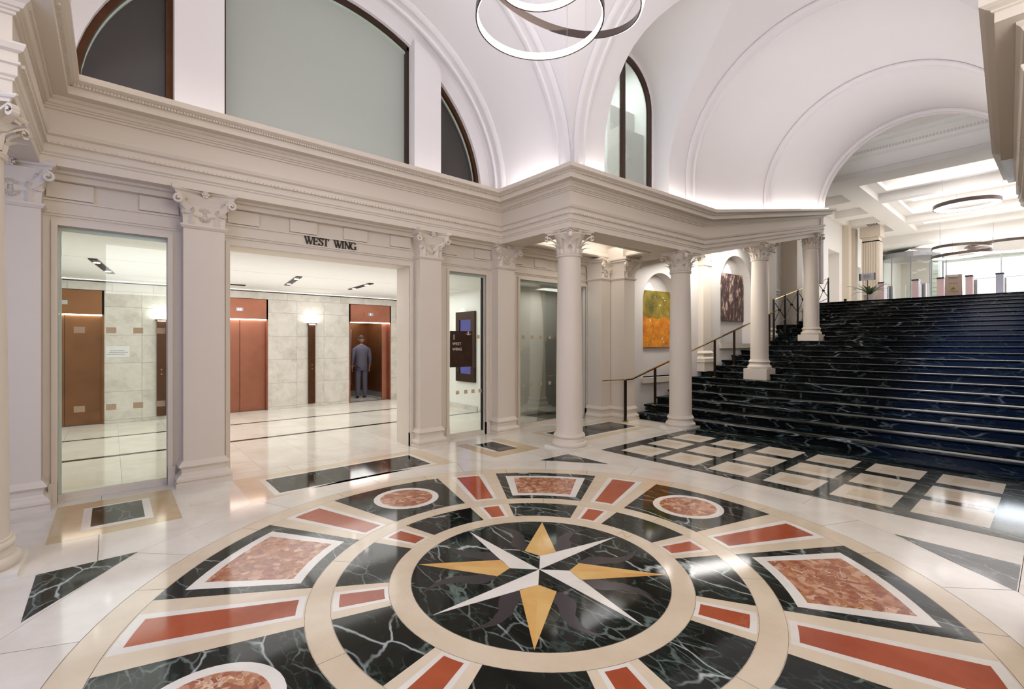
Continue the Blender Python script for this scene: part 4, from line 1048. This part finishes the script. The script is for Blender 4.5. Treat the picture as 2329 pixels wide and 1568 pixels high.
for x, z in posts:
    zt = .89 if x < 8.5 else .885 + .2631 * (x - 8.52)
    MB().box(x - .022, ry(x) - .022, z, x + .022, ry(x) + .022, zt).build('post', 'post', hr)
    MB().box(x - .045, ry(x) - .045, z, x + .045, ry(x) + .045, z + .025).build('post_foot', 'brass', hr)
# balustrade with crossed bars
bl = thing('balustrade', 'black metal balustrade with crossed bars on the left of the upper stairs', 'balustrade', (16.0, 5.6, 2.0))
BX = [15.2, 16.1, 17.2, 18.2, 19.2, 20.35]
def bz(x): return 2.14 + .215 * (x - 15.2)
for i, x in enumerate(BX):
    z0 = int((x - X1) / TR + 1) * RI
    MB().box(x - .025, 5.575, min(z0, bz(x)), x + .025, 5.625, bz(x) + .86).build('post', 'darkmetal', bl)
for a, b in zip(BX[:-1], BX[1:]):
    for (za, zb, r) in ((.12, .80, .012), (.80, .12, .012), (.1, .1, .012), (.84, .84, .016)):
        p, q = Vector((a, 5.6, bz(a) + za)), Vector((b, 5.6, bz(b) + zb))
        MB().tube([p, q], r, 6).build('bar' if r < .015 else 'top_rail', 'darkmetal' if r < .015 else 'brass', bl)
    c = Vector(((a + b) / 2, 5.6, (bz(a) + bz(b)) / 2 + .46)); MB().lathe([(.035, c.z - .03), (.05, c.z), (.035, c.z + .03)], c.x, c.y, 10).build('boss', 'darkmetal', bl)
# side landing beyond the balustrade and pedestal
ld = MB()
for k in range(4):
    ld.prism([(15.35 + k * .3, 5.45)] + [(15.9 + k * .3 - .5 * cos(a), 5.98 + .0 - .5 * sin(a)) for a in (0, .5, 1.0)] + [(15.35 + k * .3, 6.4), (20.5, 6.4), (20.5, 5.45)] if False else rect(15.45 + k * .35, 5.3 + k * .05, 20.5, 6.4), 1.7 + k * .14, 1.84 + k * .14)
tag(ld.build('side_landing', 'stair'), 'dark marble side landing steps behind the crossed-bar balustrade', 'landing')

# ================================================================== UPPER HALL
UZ = 24 * RI; CZ = 6.85
MB().box(21.15, -8, UZ - .2, 38, 6.5, UZ - .002).build('floor', 'lobbyfloor', kind='structure', recentre=False)
# cross wall with the arched end of the stair vault
m = MB(); r, zc, yc = bp(15.5); n = 32
arch = [(yc + r, 3.4)] + [(yc + r * cos(pi * i / n), zc + r * sin(pi * i / n)) for i in range(n + 1)] + [(yc - r, 3.4)]
out = [(yc + 2.5, 3.4)] + [(yc + 2.6 * cos(pi * i / n), zc + 3.4 * sin(pi * i / n)) for i in range(n + 1)] + [(yc - 2.6, 3.4)]
ring_wall(out, arch, lambda a, b: (15.5, a, b), lambda a, b: (15.72, a, b)).build('wall_arch', 'vault', kind='structure', recentre=False)
# side wall of the upper hall, doorway recesses
uw = MB(); YU = 6.25
for a, b, z0, z1 in ((15.3, 22.7, 0, 8), (22.7, 24.2, 5.6, 8), (24.2, 26.6, 0, 8), (26.6, 27.6, 5.3, 8), (27.6, 38, 0, 8)): uw.box(a, YU, z0, b, YU + .5, z1)
uw.box(22.6, YU + .45, 3, 24.3, YU + .6, 5.7).box(26.5, YU + .45, 3, 27.7, YU + .6, 5.4)
uw.build('wall_upper_side', 'white', kind='structure', recentre=False)
MB().box(17.6, 5.75, 0, 18.1, YU, 7.5).box(16.1, 6.0, 0, 16.5, YU, 7.5).build('wall_pier', 'paint', kind='structure')
m = MB(); m.box(15.7, 6.2, 3.34, 17.4, 6.25, 3.38).box(15.7, 6.18, 3.42, 17.4, 6.25, 3.47); m.build('trim_13', 'white', kind='structure')
# oval relief ceiling between arch and dentil beam
MB().box(15.7, -8, 7.95, 17.75, 6.3, 8.1).build('ceiling_relief', 'plaster', kind='structure')
m = MB()
for k in range(3):
    rr = .55 + k * .22; m.tube([(16.75 + .62 * rr * cos(a), 2.1 + 1.6 * rr * sin(a), 7.94) for a in [2 * pi * i / 40 for i in range(40)]], .03, 6, closed=True)
rel = m.build('ceiling_relief_moulding', 'vault', kind='structure')
m = MB()
for k in range(16):
    a = 2 * pi * k / 16; m.obox((16.75 + .52 * cos(a), 2.1 + 1.3 * sin(a), 7.93), (.07 * cos(a), .2 * sin(a), 0), (-.06 * sin(a), .1 * cos(a), 0), (0, 0, .03))
m.build('ceiling_relief_leaf', 'vault', rel, kind='stuff')
# beam with dentils
bm_ = MB().extr([(17.75, CZ), (17.75, 7.40), (17.66, 7.44), (17.66, 7.52), (17.60, 7.56), (17.60, 7.64), (17.45, 7.70), (17.45, 7.78), (17.75, 7.95), (18.7, 7.95), (18.7, CZ)], lambda a, b: (a, -8, b), lambda a, b: (a, 6.3, b)).box(17.73, -8, 7.02, 17.76, 6.3, 7.05).build('trim_14', 'white', kind='structure', recentre=False)
m = MB()
for k in range(110):
    y = -2 + k * .075; m.box(17.585, y, 7.535, 17.64, y + .045, 7.60)
m.build('dentil_course', 'plaster', bm_, kind='stuff')
# coffered ceiling
m = MB()
xsC = [(18.75, 21.4), (21.75, 26.0), (26.5, 28.6)]
edges = [18.7] + [v for p in xsC for v in p] + [29.2]
m.box(18.7, 4.3, CZ, 29.2, 4.95, CZ + .9)
for a, b in ((18.7, 18.75), (21.4, 21.75), (26.0, 26.5), (28.6, 29.2)): m.box(a, -8, CZ, b, 4.3, CZ + .9)
m.box(18.7, 6.1, CZ, 29.2, 6.3, CZ + .9)
for a, b in ((18.7, 19.2), (20.6, 21.4), (23.0, 23.7), (25.0, 25.6), (27.5, 29.2)): m.box(a, 4.95, CZ, b, 6.1, CZ + .9)
m.box(18.7, 4.95, CZ + .3, 29.2, 6.1, CZ + .9).box(17, -8, 7.7, 38, 6.4, 7.9)
m.build('ceiling_upper', 'white', kind='structure', recentre=False)
for i, (a, b) in enumerate(xsC):
    m = MB(); m.sweep([(a, 4.3, 0, 1), (b, 4.3, 0, 1), (b, -8, 0, 1)], [(0, CZ + .28), (.28, CZ + .28), (.28, CZ + .34), (.22, CZ + .38), (.22, CZ + .5), (0, CZ + .5)])
    m.sweep([(a, -8, 0, 1), (a, 4.3, 0, 1)], [(0, CZ + .28), (.28, CZ + .28), (.28, CZ + .34), (.22, CZ + .38), (.22, CZ + .5), (0, CZ + .5)])
    m.build('trim_%d' % (15 + i), 'white', kind='structure')
    MB().box(a + .3, -8, CZ + .80, b - .3, 4.0, CZ + .82).build('coffer_panel', 'panel_light', kind='structure')
# rotunda: round opening with a bright cove, drop ceiling beyond
n = 48; RC = (33.2, 1.6); RR = 4.0
outc = [(RC[0] + 9 * cos(2 * pi * i / n), RC[1] + 12 * sin(2 * pi * i / n)) for i in range(n + 1)]
innc = [(RC[0] + RR * cos(2 * pi * i / n), RC[1] + RR * sin(2 * pi * i / n)) for i in range(n + 1)]
outc = [(max(29.2, min(38, x)), max(-8, min(6.3, y))) for x, y in outc]
ring_wall(outc, innc, lambda a, b: (a, b, 6.45), lambda a, b: (a, b, 6.9)).build('ceiling_rotunda', 'white', kind='structure', recentre=False)
MB().box(28.9, -8, 6.45, 29.2, 6.3, 6.9).build('trim_18', 'white', kind='structure')
MB().lathe([(RR + .5, 7.2), (RR + .5, 7.25)], RC[0], RC[1], 48).build('ceiling_rotunda', 'white', kind='structure')
MB().tube([(RC[0] + (RR + .15) * cos(a), RC[1] + (RR + .15) * sin(a), 6.93) for a in [2 * pi * i / 64 for i in range(64)]], .04, 6, closed=True).build('cove_light', 'led', kind='structure')
# fluted column at the corner
fc = thing('fluted_column', 'fluted square pier left of the revolving entrance in the upper hall', 'column', (25.9, 5.45, UZ))
m = MB(); m.box(25.6, 5.15, UZ, 26.2, 5.75, 6.2)
m.build('shaft', 'paint', fc)
for k in range(7):
    for face in (0, 1):
        c = 5.19 + k * .087 if face == 0 else 25.64 + k * .087
        (MB().box(25.575, c, UZ + .2, 25.6, c + .05, 6.15) if face == 0 else MB().box(c, 5.125, UZ + .2, c + .05, 5.15, 6.15)).build('flute_fillet', 'paint', fc)
MB().sweep([(25.6, 5.75, 0, 1), (25.6, 5.15, 0, 1), (26.2, 5.15, 0, 1)], [(0, 6.15), (-.04, 6.15), (-.05, 6.22), (-.09, 6.3), (-.1, 6.5), (0, 6.5)]).box(25.53, 5.08, 6.36, 26.27, 5.82, CZ).build('capital', 'paint', fc)
for x_, y_ in ((24.6, 6.05), (25.6, 6.05)):
    tag(MB().box(x_, y_ - .05, UZ, x_ + .4, YU, CZ).build('pilaster', 'paint'), 'plain flat pilaster on the upper hall side wall' if x_ < 25 else 'plain flat pilaster on the upper hall side wall, nearer the fluted pier', 'pilaster')
# entrance glazing
eg = MB()
gf = thing('window_3', 'bright glazed entrance front at the far end of the upper hall', None, (36.5, 1, UZ)); gf['kind'] = 'structure'
for y in (-4, -2, .2, 2.0, 4.2, 4.9): MB().box(36.5, y, UZ, 36.56, y + .05, 6.45).build('mullion', 'steel', gf)
MB().box(36.5, 1.0, 5.2, 36.55, 3.2, 5.24).build('transom_bar', 'steel', gf)
MB().box(36.52, -8, UZ, 36.53, 4.9, 6.45).build('glass_pane', 'glass', gf)
MB().box(36.5, 4.95, UZ, 36.9, 6.3, 6.5).build('wall_entrance', 'plaster', kind='structure')
# revolving door drum, glass
rv = thing('revolving_door', 'curved grey glass revolving entrance right of the fluted pier', 'door', (31.5, 4.95, UZ))
rows = [[(31.5 + 1.2 * cos(a), 4.95 + 1.2 * sin(a), z) for a in [pi * .55 + pi * 1.0 * i / 20 for i in range(21)]] for z in (UZ, 6.0)]
MB().grid(rows).build('glass_drum', 'glass', rv, fixn=False)
MB().lathe([(1.25, 6.0), (1.25, 6.25)], 31.5, 4.95, 32).build('canopy', 'steel', rv)
for k in range(5):
    a = pi * (.6 + .22 * k); MB().box(31.5 + 1.2 * cos(a) - .03, 4.95 + 1.2 * sin(a) - .03, UZ, 31.5 + 1.2 * cos(a) + .03, 4.95 + 1.2 * sin(a) + .03, 6.0).build('post', 'steel', rv)
# exterior wall of pale stone courses seen through the entrance
ex = MB(); 
exo = MB().box(40.2, 4.9, 2.8, 40.4, 7.5, 7).build('wall_exterior', 'white', kind='structure')
for k in range(12): MB().box(40.12, 4.93 + (k % 2) * .1, 3.0 + k * .28, 40.2, 6.1, 3.25 + k * .28).build('stone_block', 'field', exo)
MB().box(36, -12, 2.8, 60, 12, 3.1).build('ground_exterior', 'field', kind='structure')
# turnstiles
def turnstile(y, lab):
    t = thing('turnstile', lab, 'turnstile', (24.6, y, UZ), 'access gates at the top of the stairs')
    MB().box(24.5, y - .1, UZ, 24.9, y + .1, 4.20).build('cabinet', 'steel' if y < 1.8 else 'gate', t)
    MB().box(24.48, y - .11, 4.17, 24.92, y + .11, 4.22).build('cap', 'darkmetal', t)
    MB().box(26.2, y - .08, UZ, 26.5, y + .08, 4.2).build('cabinet', 'pot', t)
    MB().box(24.9, y - .015, UZ + .1, 26.2, y + .015, 4.12).build('side_panel', 'glass', t)
    MB().box(25.4, y + .05, UZ + .15, 25.42, y + .45, 4.1).build('glass_wing', 'glass', t)
for y, lab in ((4.85, 'leftmost access gate, beside the potted palm'), (3.75, 'second access gate from the left, in front of the grey glass drum'), (3.0, 'access gate just left of the yellow-marked floor sign'), (2.2, 'access gate just right of the yellow-marked floor sign'), (1.4, 'rightmost access gate, grey, against the bright entrance')): turnstile(y, lab)
# wet floor sign
ws = thing('floor_sign', 'beige folding floor sign with a yellow warning triangle at the stair head', 'sign', (20.95, 2.25, UZ))
m = MB(); m.obox((20.92, 2.25, UZ + .36), (.012, 0, 0.002), (0, .20, 0), (.05, 0, .35)); m.obox((21.06, 2.25, UZ + .36), (.012, 0, 0), (0, .20, 0), (-.05, 0, .35))
bo = m.build('panel', 'signplastic', ws)
MB().obox((20.90 + .045, 2.25, UZ + .65), (.014, 0, 0), (0, .11, 0), (.003, 0, .025)).build('handle_slot', 'paper', ws)
m = MB(); m.extr([(2.25 - .11, UZ + .20), (2.25 + .11, UZ + .20), (2.25, UZ + .37)], lambda a, b: (20.86 + (b - UZ) * .14, a, b), lambda a, b: (20.875 + (b - UZ) * .14, a, b)); m.build('triangle', 'darkmetal', ws)
m = MB(); m.extr([(2.25 - .085, UZ + .215), (2.25 + .085, UZ + .215), (2.25, UZ + .345)], lambda a, b: (20.855 + (b - UZ) * .14, a, b), lambda a, b: (20.86 + (b - UZ) * .14, a, b)); m.build('triangle_face', 'yellowsign', ws)
m = MB()
for a, b in (((.0, .30), (-.02, .25)), ((-.02, .25), (.03, .235)), ((.03, .235), (.05, .225)), ((-.01, .27), (-.045, .255))):
    m.tube([(20.85 + a[1] * .14, 2.25 + a[0], UZ + a[1]), (20.85 + b[1] * .14, 2.25 + b[0], UZ + b[1])], .007, 5)
m.build('slipping_figure', 'darkmetal', ws)
rz = (pi / 2, 0, -pi / 2)
text('CAUTION', .05, (20.885, 2.36, UZ + .40), 'ink', ws, rz); text('WET FLOOR', .045, (20.86, 2.38, UZ + .13), 'ink', ws, rz)
# pole sign
ps = thing('pole_sign', 'small white notice on a thin black pole beside the potted palm', 'sign', (21, 4.55, UZ))
MB().tube([(21, 4.55, UZ), (21, 4.55, 3.98)], .012, 8).build('pole', 'darkmetal', ps)
MB().lathe([(.13, UZ), (.13, UZ + .02)], 21, 4.55, 20).build('foot', 'darkmetal', ps)
MB().box(20.99, 4.34, 3.96, 21.01, 4.76, 4.22).build('panel', 'paper', ps)
MB().box(20.985, 4.76, 3.96, 21.01, 4.80, 4.22).box(20.985, 4.315, 3.96, 21.01, 4.34, 4.22).build('frame', 'darkmetal', ps)
for k, s_ in enumerate(('PLEASE USE', 'ACCESS GATES', 'WITH CARE')): text(s_, .035, (20.985, 4.68, 4.15 - k * .055), 'ink', ps, rz)
# potted palm
pl = thing('potted_palm', 'green potted palm at the stair head between pole sign and leftmost gate', 'plant', (22.2, 4.75, UZ))
MB().lathe([(.14, UZ), (.19, UZ + .3), (.2, UZ + .32), (.17, UZ + .32)], 22.2, 4.75, 20).build('pot', 'pot', pl, smooth=True)
for k in range(22):
    a = k * 2.4; el = .5 + .5 * random.random(); L = .42 + .25 * random.random(); pts = []
    for i in range(7):
        t = i / 6; pts.append((22.2 + cos(a) * L * t * el * 1.3, 4.75 + sin(a) * L * t * el * 1.3, UZ + .3 + L * 1.25 * t - .55 * el * t * t))
    rows = []
    for i, p in enumerate(pts):
        wd = .035 * sin(pi * (.12 + .86 * i / 6)); rows.append([(p[0] - sin(a) * wd, p[1] + cos(a) * wd, p[2] - .012), p, (p[0] + sin(a) * wd, p[1] - cos(a) * wd, p[2] - .012)])
    MB().grid(rows).build('frond', 'leaf', pl, fixn=False)
bx = thing('rail_stub', 'small dark box standing on the landing edge right of the balustrade', 'box', (20.9, 5.2, UZ))
MB().box(20.87, 5.17, UZ, 20.95, 5.25, UZ + .12).build('body', 'darkmetal', bx)
# downlights and vents in the side strip ceiling
for i, (x_, y_) in enumerate(((19.9, 5.5), (22.3, 5.5), (24.3, 5.5))):
    t = thing('downlight', ['nearest', 'middle', 'farthest'][i] + ' small round downlight in the upper hall side ceiling', 'light', (x_, y_, CZ + .28), 'downlights of the upper hall')
    MB().lathe([(.07, CZ + .282), (.07, CZ + .296)], x_, y_, 16).build('lamp', 'lamp', t)
for i, (x_, y_) in enumerate(((18.95, 5.6), (25.3, 5.3))):
    t = thing('air_vent', ['slatted air vent just beyond the vault end', 'slatted air vent near the fluted pier'][i], 'vent', (x_, y_, CZ - .01))
    for k in range(5): MB().box(x_ - .2, y_ - .18 + k * .08, CZ - .012, x_ + .2, y_ - .14 + k * .08, CZ - .001).build('slat', 'darkmetal', t)
# ring lamps
def ring_part(parent, c, R, tilt, th, mr, ml, face='in', hh=.035, thk=.012, n=72, names=('ring_band', 'light_band')):
    """band ring with a lit inner (or outer) face; tilt about horizontal axis th"""
    ax = Vector((cos(th), sin(th), 0)); rot = Matrix.Rotation(tilt, 3, ax); cc = Vector(c)
    def rowp(r, z): return [cc + rot @ Vector((r * cos(2 * pi * i / n), r * sin(2 * pi * i / n), z)) for i in range(n)]
    s = 1 if face == 'in' else -1
    a, b = R, R - s * thk
    m = MB(); m.grid([rowp(b, -hh), rowp(a, -hh), rowp(a, hh), rowp(b, hh), rowp(b, -hh)], True); m.build(names[0], mr, parent, smooth=True, angle=30)
    m = MB(); e = b - s * .006
    m.grid([rowp(b, -hh * .86), rowp(e, -hh * .86), rowp(e, hh * .86), rowp(b, hh * .86), rowp(b, -hh * .86)], True); m.build(names[1], ml, parent, smooth=True, angle=30)
def ring_lamp(c, R, lab, tilt=0, th=0, zc=7.6, hh=.06):
    t = thing('ring_lamp', lab, 'lamp', c, 'hanging ring lamps of the upper hall')
    ring_part(t, c, R, tilt, th, 'ring', 'led', hh=hh, thk=.03)
    for k in range(3):
        a = 2 * pi * k / 3 + .4; MB().tube([(c[0] + R * cos(a), c[1] + R * sin(a), c[2] + .05), (c[0] + R * cos(a), c[1] + R * sin(a), zc)], .004, 4).build('cable', 'steel', t)
ring_lamp((21.6, 2.0, 6.28), .84, 'nearest hanging ring lamp under the coffered ceiling')
ring_lamp((29.5, 2.9, 6.02), 1.02, 'upper left hanging ring lamp of the far overlapping group', .04, .5)
ring_lamp((29.0, 2.85, 5.62), 1.02, 'lowest hanging ring lamp of the far overlapping group', -.05, .5)
ring_lamp((31.5, 1.3, 6.15), 1.7, 'largest hanging ring lamp at the right of the far group', .03, 1)
ring_lamp((30.0, 2.35, 5.95), .42, 'smallest hanging ring lamp amid the far overlapping group', .04, 0)
# chandelier above the medallion
chd = thing('chandelier', 'chandelier of three interlaced bronze light rings over the floor medallion', 'chandelier', (2.424, 2.519, 4.1))
ring_part(chd, (2.422, 2.5135, 4.1175), .475, .0286, 1.28, 'ring', 'led', 'in', .03, .010, names=('ring', 'light_strip'))
ring_part(chd, (2.448, 2.483, 4.448), .371, -.0665, .665, 'ring', 'led', 'in', .03, .010, names=('ring', 'light_strip'))
ring_part(chd, (2.594, 2.476, 4.4215), .643, .342, .3846, 'ring', 'led', 'out', .03, .010, names=('ring', 'light_strip'))
for k in range(6):
    a = pi / 3 * k + .3; z = (4.13, 4.46, 4.42)[k % 3]; R = (.47, .366, .0)[k % 3]; cc = ((2.422, 2.5135), (2.448, 2.483), (2.594 + (.59 if k == 2 else -.59), 2.476 + (.24 if k == 2 else -.24)))[k % 3]
    x_, y_ = cc[0] + R * cos(a), cc[1] + R * sin(a)
    MB().tube([(x_, y_, z), (x_, y_, 7.08)], .0018, 4).build('cable', 'steel', chd)

# ================================================================== PEOPLE
def skinmesh(name, joints, edges, mat, parent, sub=2, root=0, off=(0, 0, 0)):
    me = bpy.data.meshes.new(name); me.from_pydata([Vector(j[:3]) for j in joints], edges, [])
    o = bpy.data.objects.new(name, me); COL.objects.link(o)
    sk = o.modifiers.new('skin', 'SKIN'); sb_ = o.modifiers.new('sub', 'SUBSURF'); sb_.levels = sub; sb_.render_levels = sub
    for v, j in zip(me.skin_vertices[0].data, joints): v.radius = (j[3], j[4] if len(j) > 4 else j[3])
    me.skin_vertices[0].data[root].use_root = True
    dg = bpy.context.evaluated_depsgraph_get(); ev = o.evaluated_get(dg); nm = bpy.data.meshes.new_from_object(ev)
    o.modifiers.clear(); o.data = nm; nm.materials.clear(); nm.materials.append(M[mat]); nm.shade_smooth()
    o.parent = parent; return o
def person(loc, rot, label, suit, H=1.85):
    t = thing('person', label, 'person', loc, rot=rot); k = H / 1.8
    S = lambda L: [(a * k, b * k, c * k, *[r * k for r in rr]) for a, b, c, *rr in L]
    # body (skin): torso, legs, arms with hands; faces -Y
    body = [(0, 0, .95, .12, .09), (0, 0, 1.15, .12, .085), (0, .01, 1.38, .15, .09), (0, .01, 1.48, .06, .055), (0, 0, 1.58, .05, .05),
            (.09, 0, .86, .085, .08), (.10, 0, .48, .055, .055), (.10, .02, .09, .036, .036), (.10, -.12, .035, .035, .025),
            (-.09, 0, .86, .085, .08), (-.10, 0, .48, .055, .055), (-.10, .02, .09, .036, .036), (-.10, -.12, .035, .035, .025),
            (.19, .01, 1.43, .05, .05), (.24, .02, 1.15, .04, .04), (.25, -.03, .90, .026, .026), (.25, -.05, .83, .03, .018),
            (-.19, .01, 1.43, .05, .05), (-.24, .02, 1.15, .04, .04), (-.25, -.03, .90, .026, .026), (-.25, -.05, .83, .03, .018)]
    ed = [(0, 1), (1, 2), (2, 3), (3, 4), (0, 5), (5, 6), (6, 7), (7, 8), (0, 9), (9, 10), (10, 11), (11, 12), (2, 13), (13, 14), (14, 15), (15, 16), (2, 17), (17, 18), (18, 19), (19, 20)]
    skinmesh('body', S(body), ed, 'skin', t)
    for s in (-1, 1):
        for i, L in enumerate((.075, .085, .08, .065)):
            x = s * (.25) + (i - 1.5) * .0; y = -.05 - (i - 1.5) * .017
            skinmesh('finger', S([(x, y, .825, .0085), (x - s * .004, y, .825 - L * .5, .008), (x - s * .014, y, .825 - L, .007)]), [(0, 1), (1, 2)], 'skin', t, 1)
        skinmesh('thumb', S([(s * .245, -.068, .85, .010), (s * .235, -.095, .82, .009), (s * .23, -.10, .79, .008)]), [(0, 1), (1, 2)], 'skin', t, 1)
    # head with face
    m = MB(); rows = []
    for i in range(13):
        a = -pi / 2 + pi * i / 12; z = 1.69 + .115 * sin(a); r = cos(a); 
        row = []
        for j in range(20):
            b = 2 * pi * j / 20; x = .077 * r * cos(b) * (1 if z > 1.66 else .88); y = .096 * r * sin(b)
            if -.03 < z - 1.68 < .02 and abs(b - 1.5 * pi) < .2: y -= .018
            row.append((x * k, y * k, z * k))
        rows.append(row)
    off = Vector(loc)
    T = lambda x, y, z: (x + off.x, y + off.y, z + off.z)
    m = MB(T).grid(rows, True); hd = m.build('head', 'skin', t, smooth=True)
    m = MB(T)
    rows = [[(p[0] * 1.07, p[1] * 1.06 + .006, p[2] + .008) for p in r] for r in rows[6:]]
    rows = [[(x, max(y, -.055 if i < 3 else -.2), z) for x, y, z in r] for i, r in enumerate(rows)]
    m.grid(rows, True).build('hair', 'hair', t, smooth=True)
    for s in (-1, 1):
        MB(T).lathe([(.002, 1.692 * k), (.009, 1.70 * k), (.002, 1.708 * k)], s * .03 * k, -.088 * k, 8).build('eye', 'shirt', hd)
        MB(T).obox((s * .078 * k, 0, 1.69 * k), (.007, 0, 0), (0, .018, 0), (0, 0, .03)).build('ear', 'skin', hd)
    MB(T).obox((0, -.09 * k, 1.635 * k), (.022, 0, 0), (0, .006, 0), (0, 0, .005)).build('mouth', 'uniform', hd)
    T = lambda x, y, z: (x * k + loc[0], y * k + loc[1], z * k + loc[2])
    rws = [[(rx * cos(2 * pi * j / 20), .006 + ry_ * sin(2 * pi * j / 20), z) for j in range(20)] for z, rx, ry_ in
           ((.79, .17, .125), (.80, .182, .135), (.95, .178, .128), (1.1, .16, .115), (1.25, .178, .122), (1.38, .225, .128), (1.45, .215, .115), (1.50, .13, .09), (1.54, .07, .07))]
    m = MB(T).grid(rws, True); m.f.append(tuple(range(20))); m.build('jacket', suit, t, smooth=True, angle=70)
    for q in (-1, 1):
        skinmesh('sleeve', S([(q * .17, .01, 1.425, .068, .068), (q * .222, .01, 1.36, .066, .066), (q * .25, .02, 1.15, .05, .05), (q * .257, -.03, .915, .04, .04)]), [(0, 1), (1, 2), (2, 3)], suit, t)
    tr_ = [(0, 0, .98, .14, .11), (.09, 0, .84, .105, .10), (.10, .0, .48, .078, .078), (.10, .02, .08, .066, .07), (-.09, 0, .84, .105, .10), (-.10, .0, .48, .078, .078), (-.10, .02, .08, .066, .07)]
    skinmesh('trousers', S(tr_), [(0, 1), (1, 2), (2, 3), (0, 4), (4, 5), (5, 6)], suit, t)
    for s in (-1, 1): skinmesh('shoe', S([(s * .10, .04, .045, .045, .045), (s * .10, -.06, .04, .042, .038), (s * .105, -.15, .03, .036, .028)]), [(0, 1), (1, 2)], 'shoe', t, 1)
    skinmesh('collar', S([(0, .005, 1.49, .085, .085), (0, .003, 1.56, .07, .072)]), [(0, 1)], 'shirt', t, 1)
    return t
person((5.76, 13.75, .006), radians(175), 'person in a grey suit standing in the open lift, seen from behind', 'suit', 1.90)
person((6.40, 7.75, 0), radians(10), 'person in dark uniform half hidden behind the pilaster and wide glass pane', 'uniform', 1.72)

# added unseen shell that keeps daylight out everywhere except the glazed entrance
sh = MB()
sh.box(-6, -9, 9.4, 38, 15.5, 9.6).box(-6.2, -9, -.3, -6, 15.5, 9.6).box(-6, -9.2, -.3, 38, -9, 9.6).box(-6, 15.5, -.3, 38, 15.7, 9.6).box(-6, -9, -.4, 38, 15.5, -.3)
sh.box(36.6, -9, 6.45, 36.8, 15.5, 9.6).box(36.6, 6.3, -.3, 36.8, 15.5, 9.6).box(36.6, -9, -.3, 36.8, 15.5, 3.0).box(36.6, -9, 3.0, 36.8, -8, 9.6)
sh.build('daylight_block_shell', 'plaster', kind='structure', recentre=False)
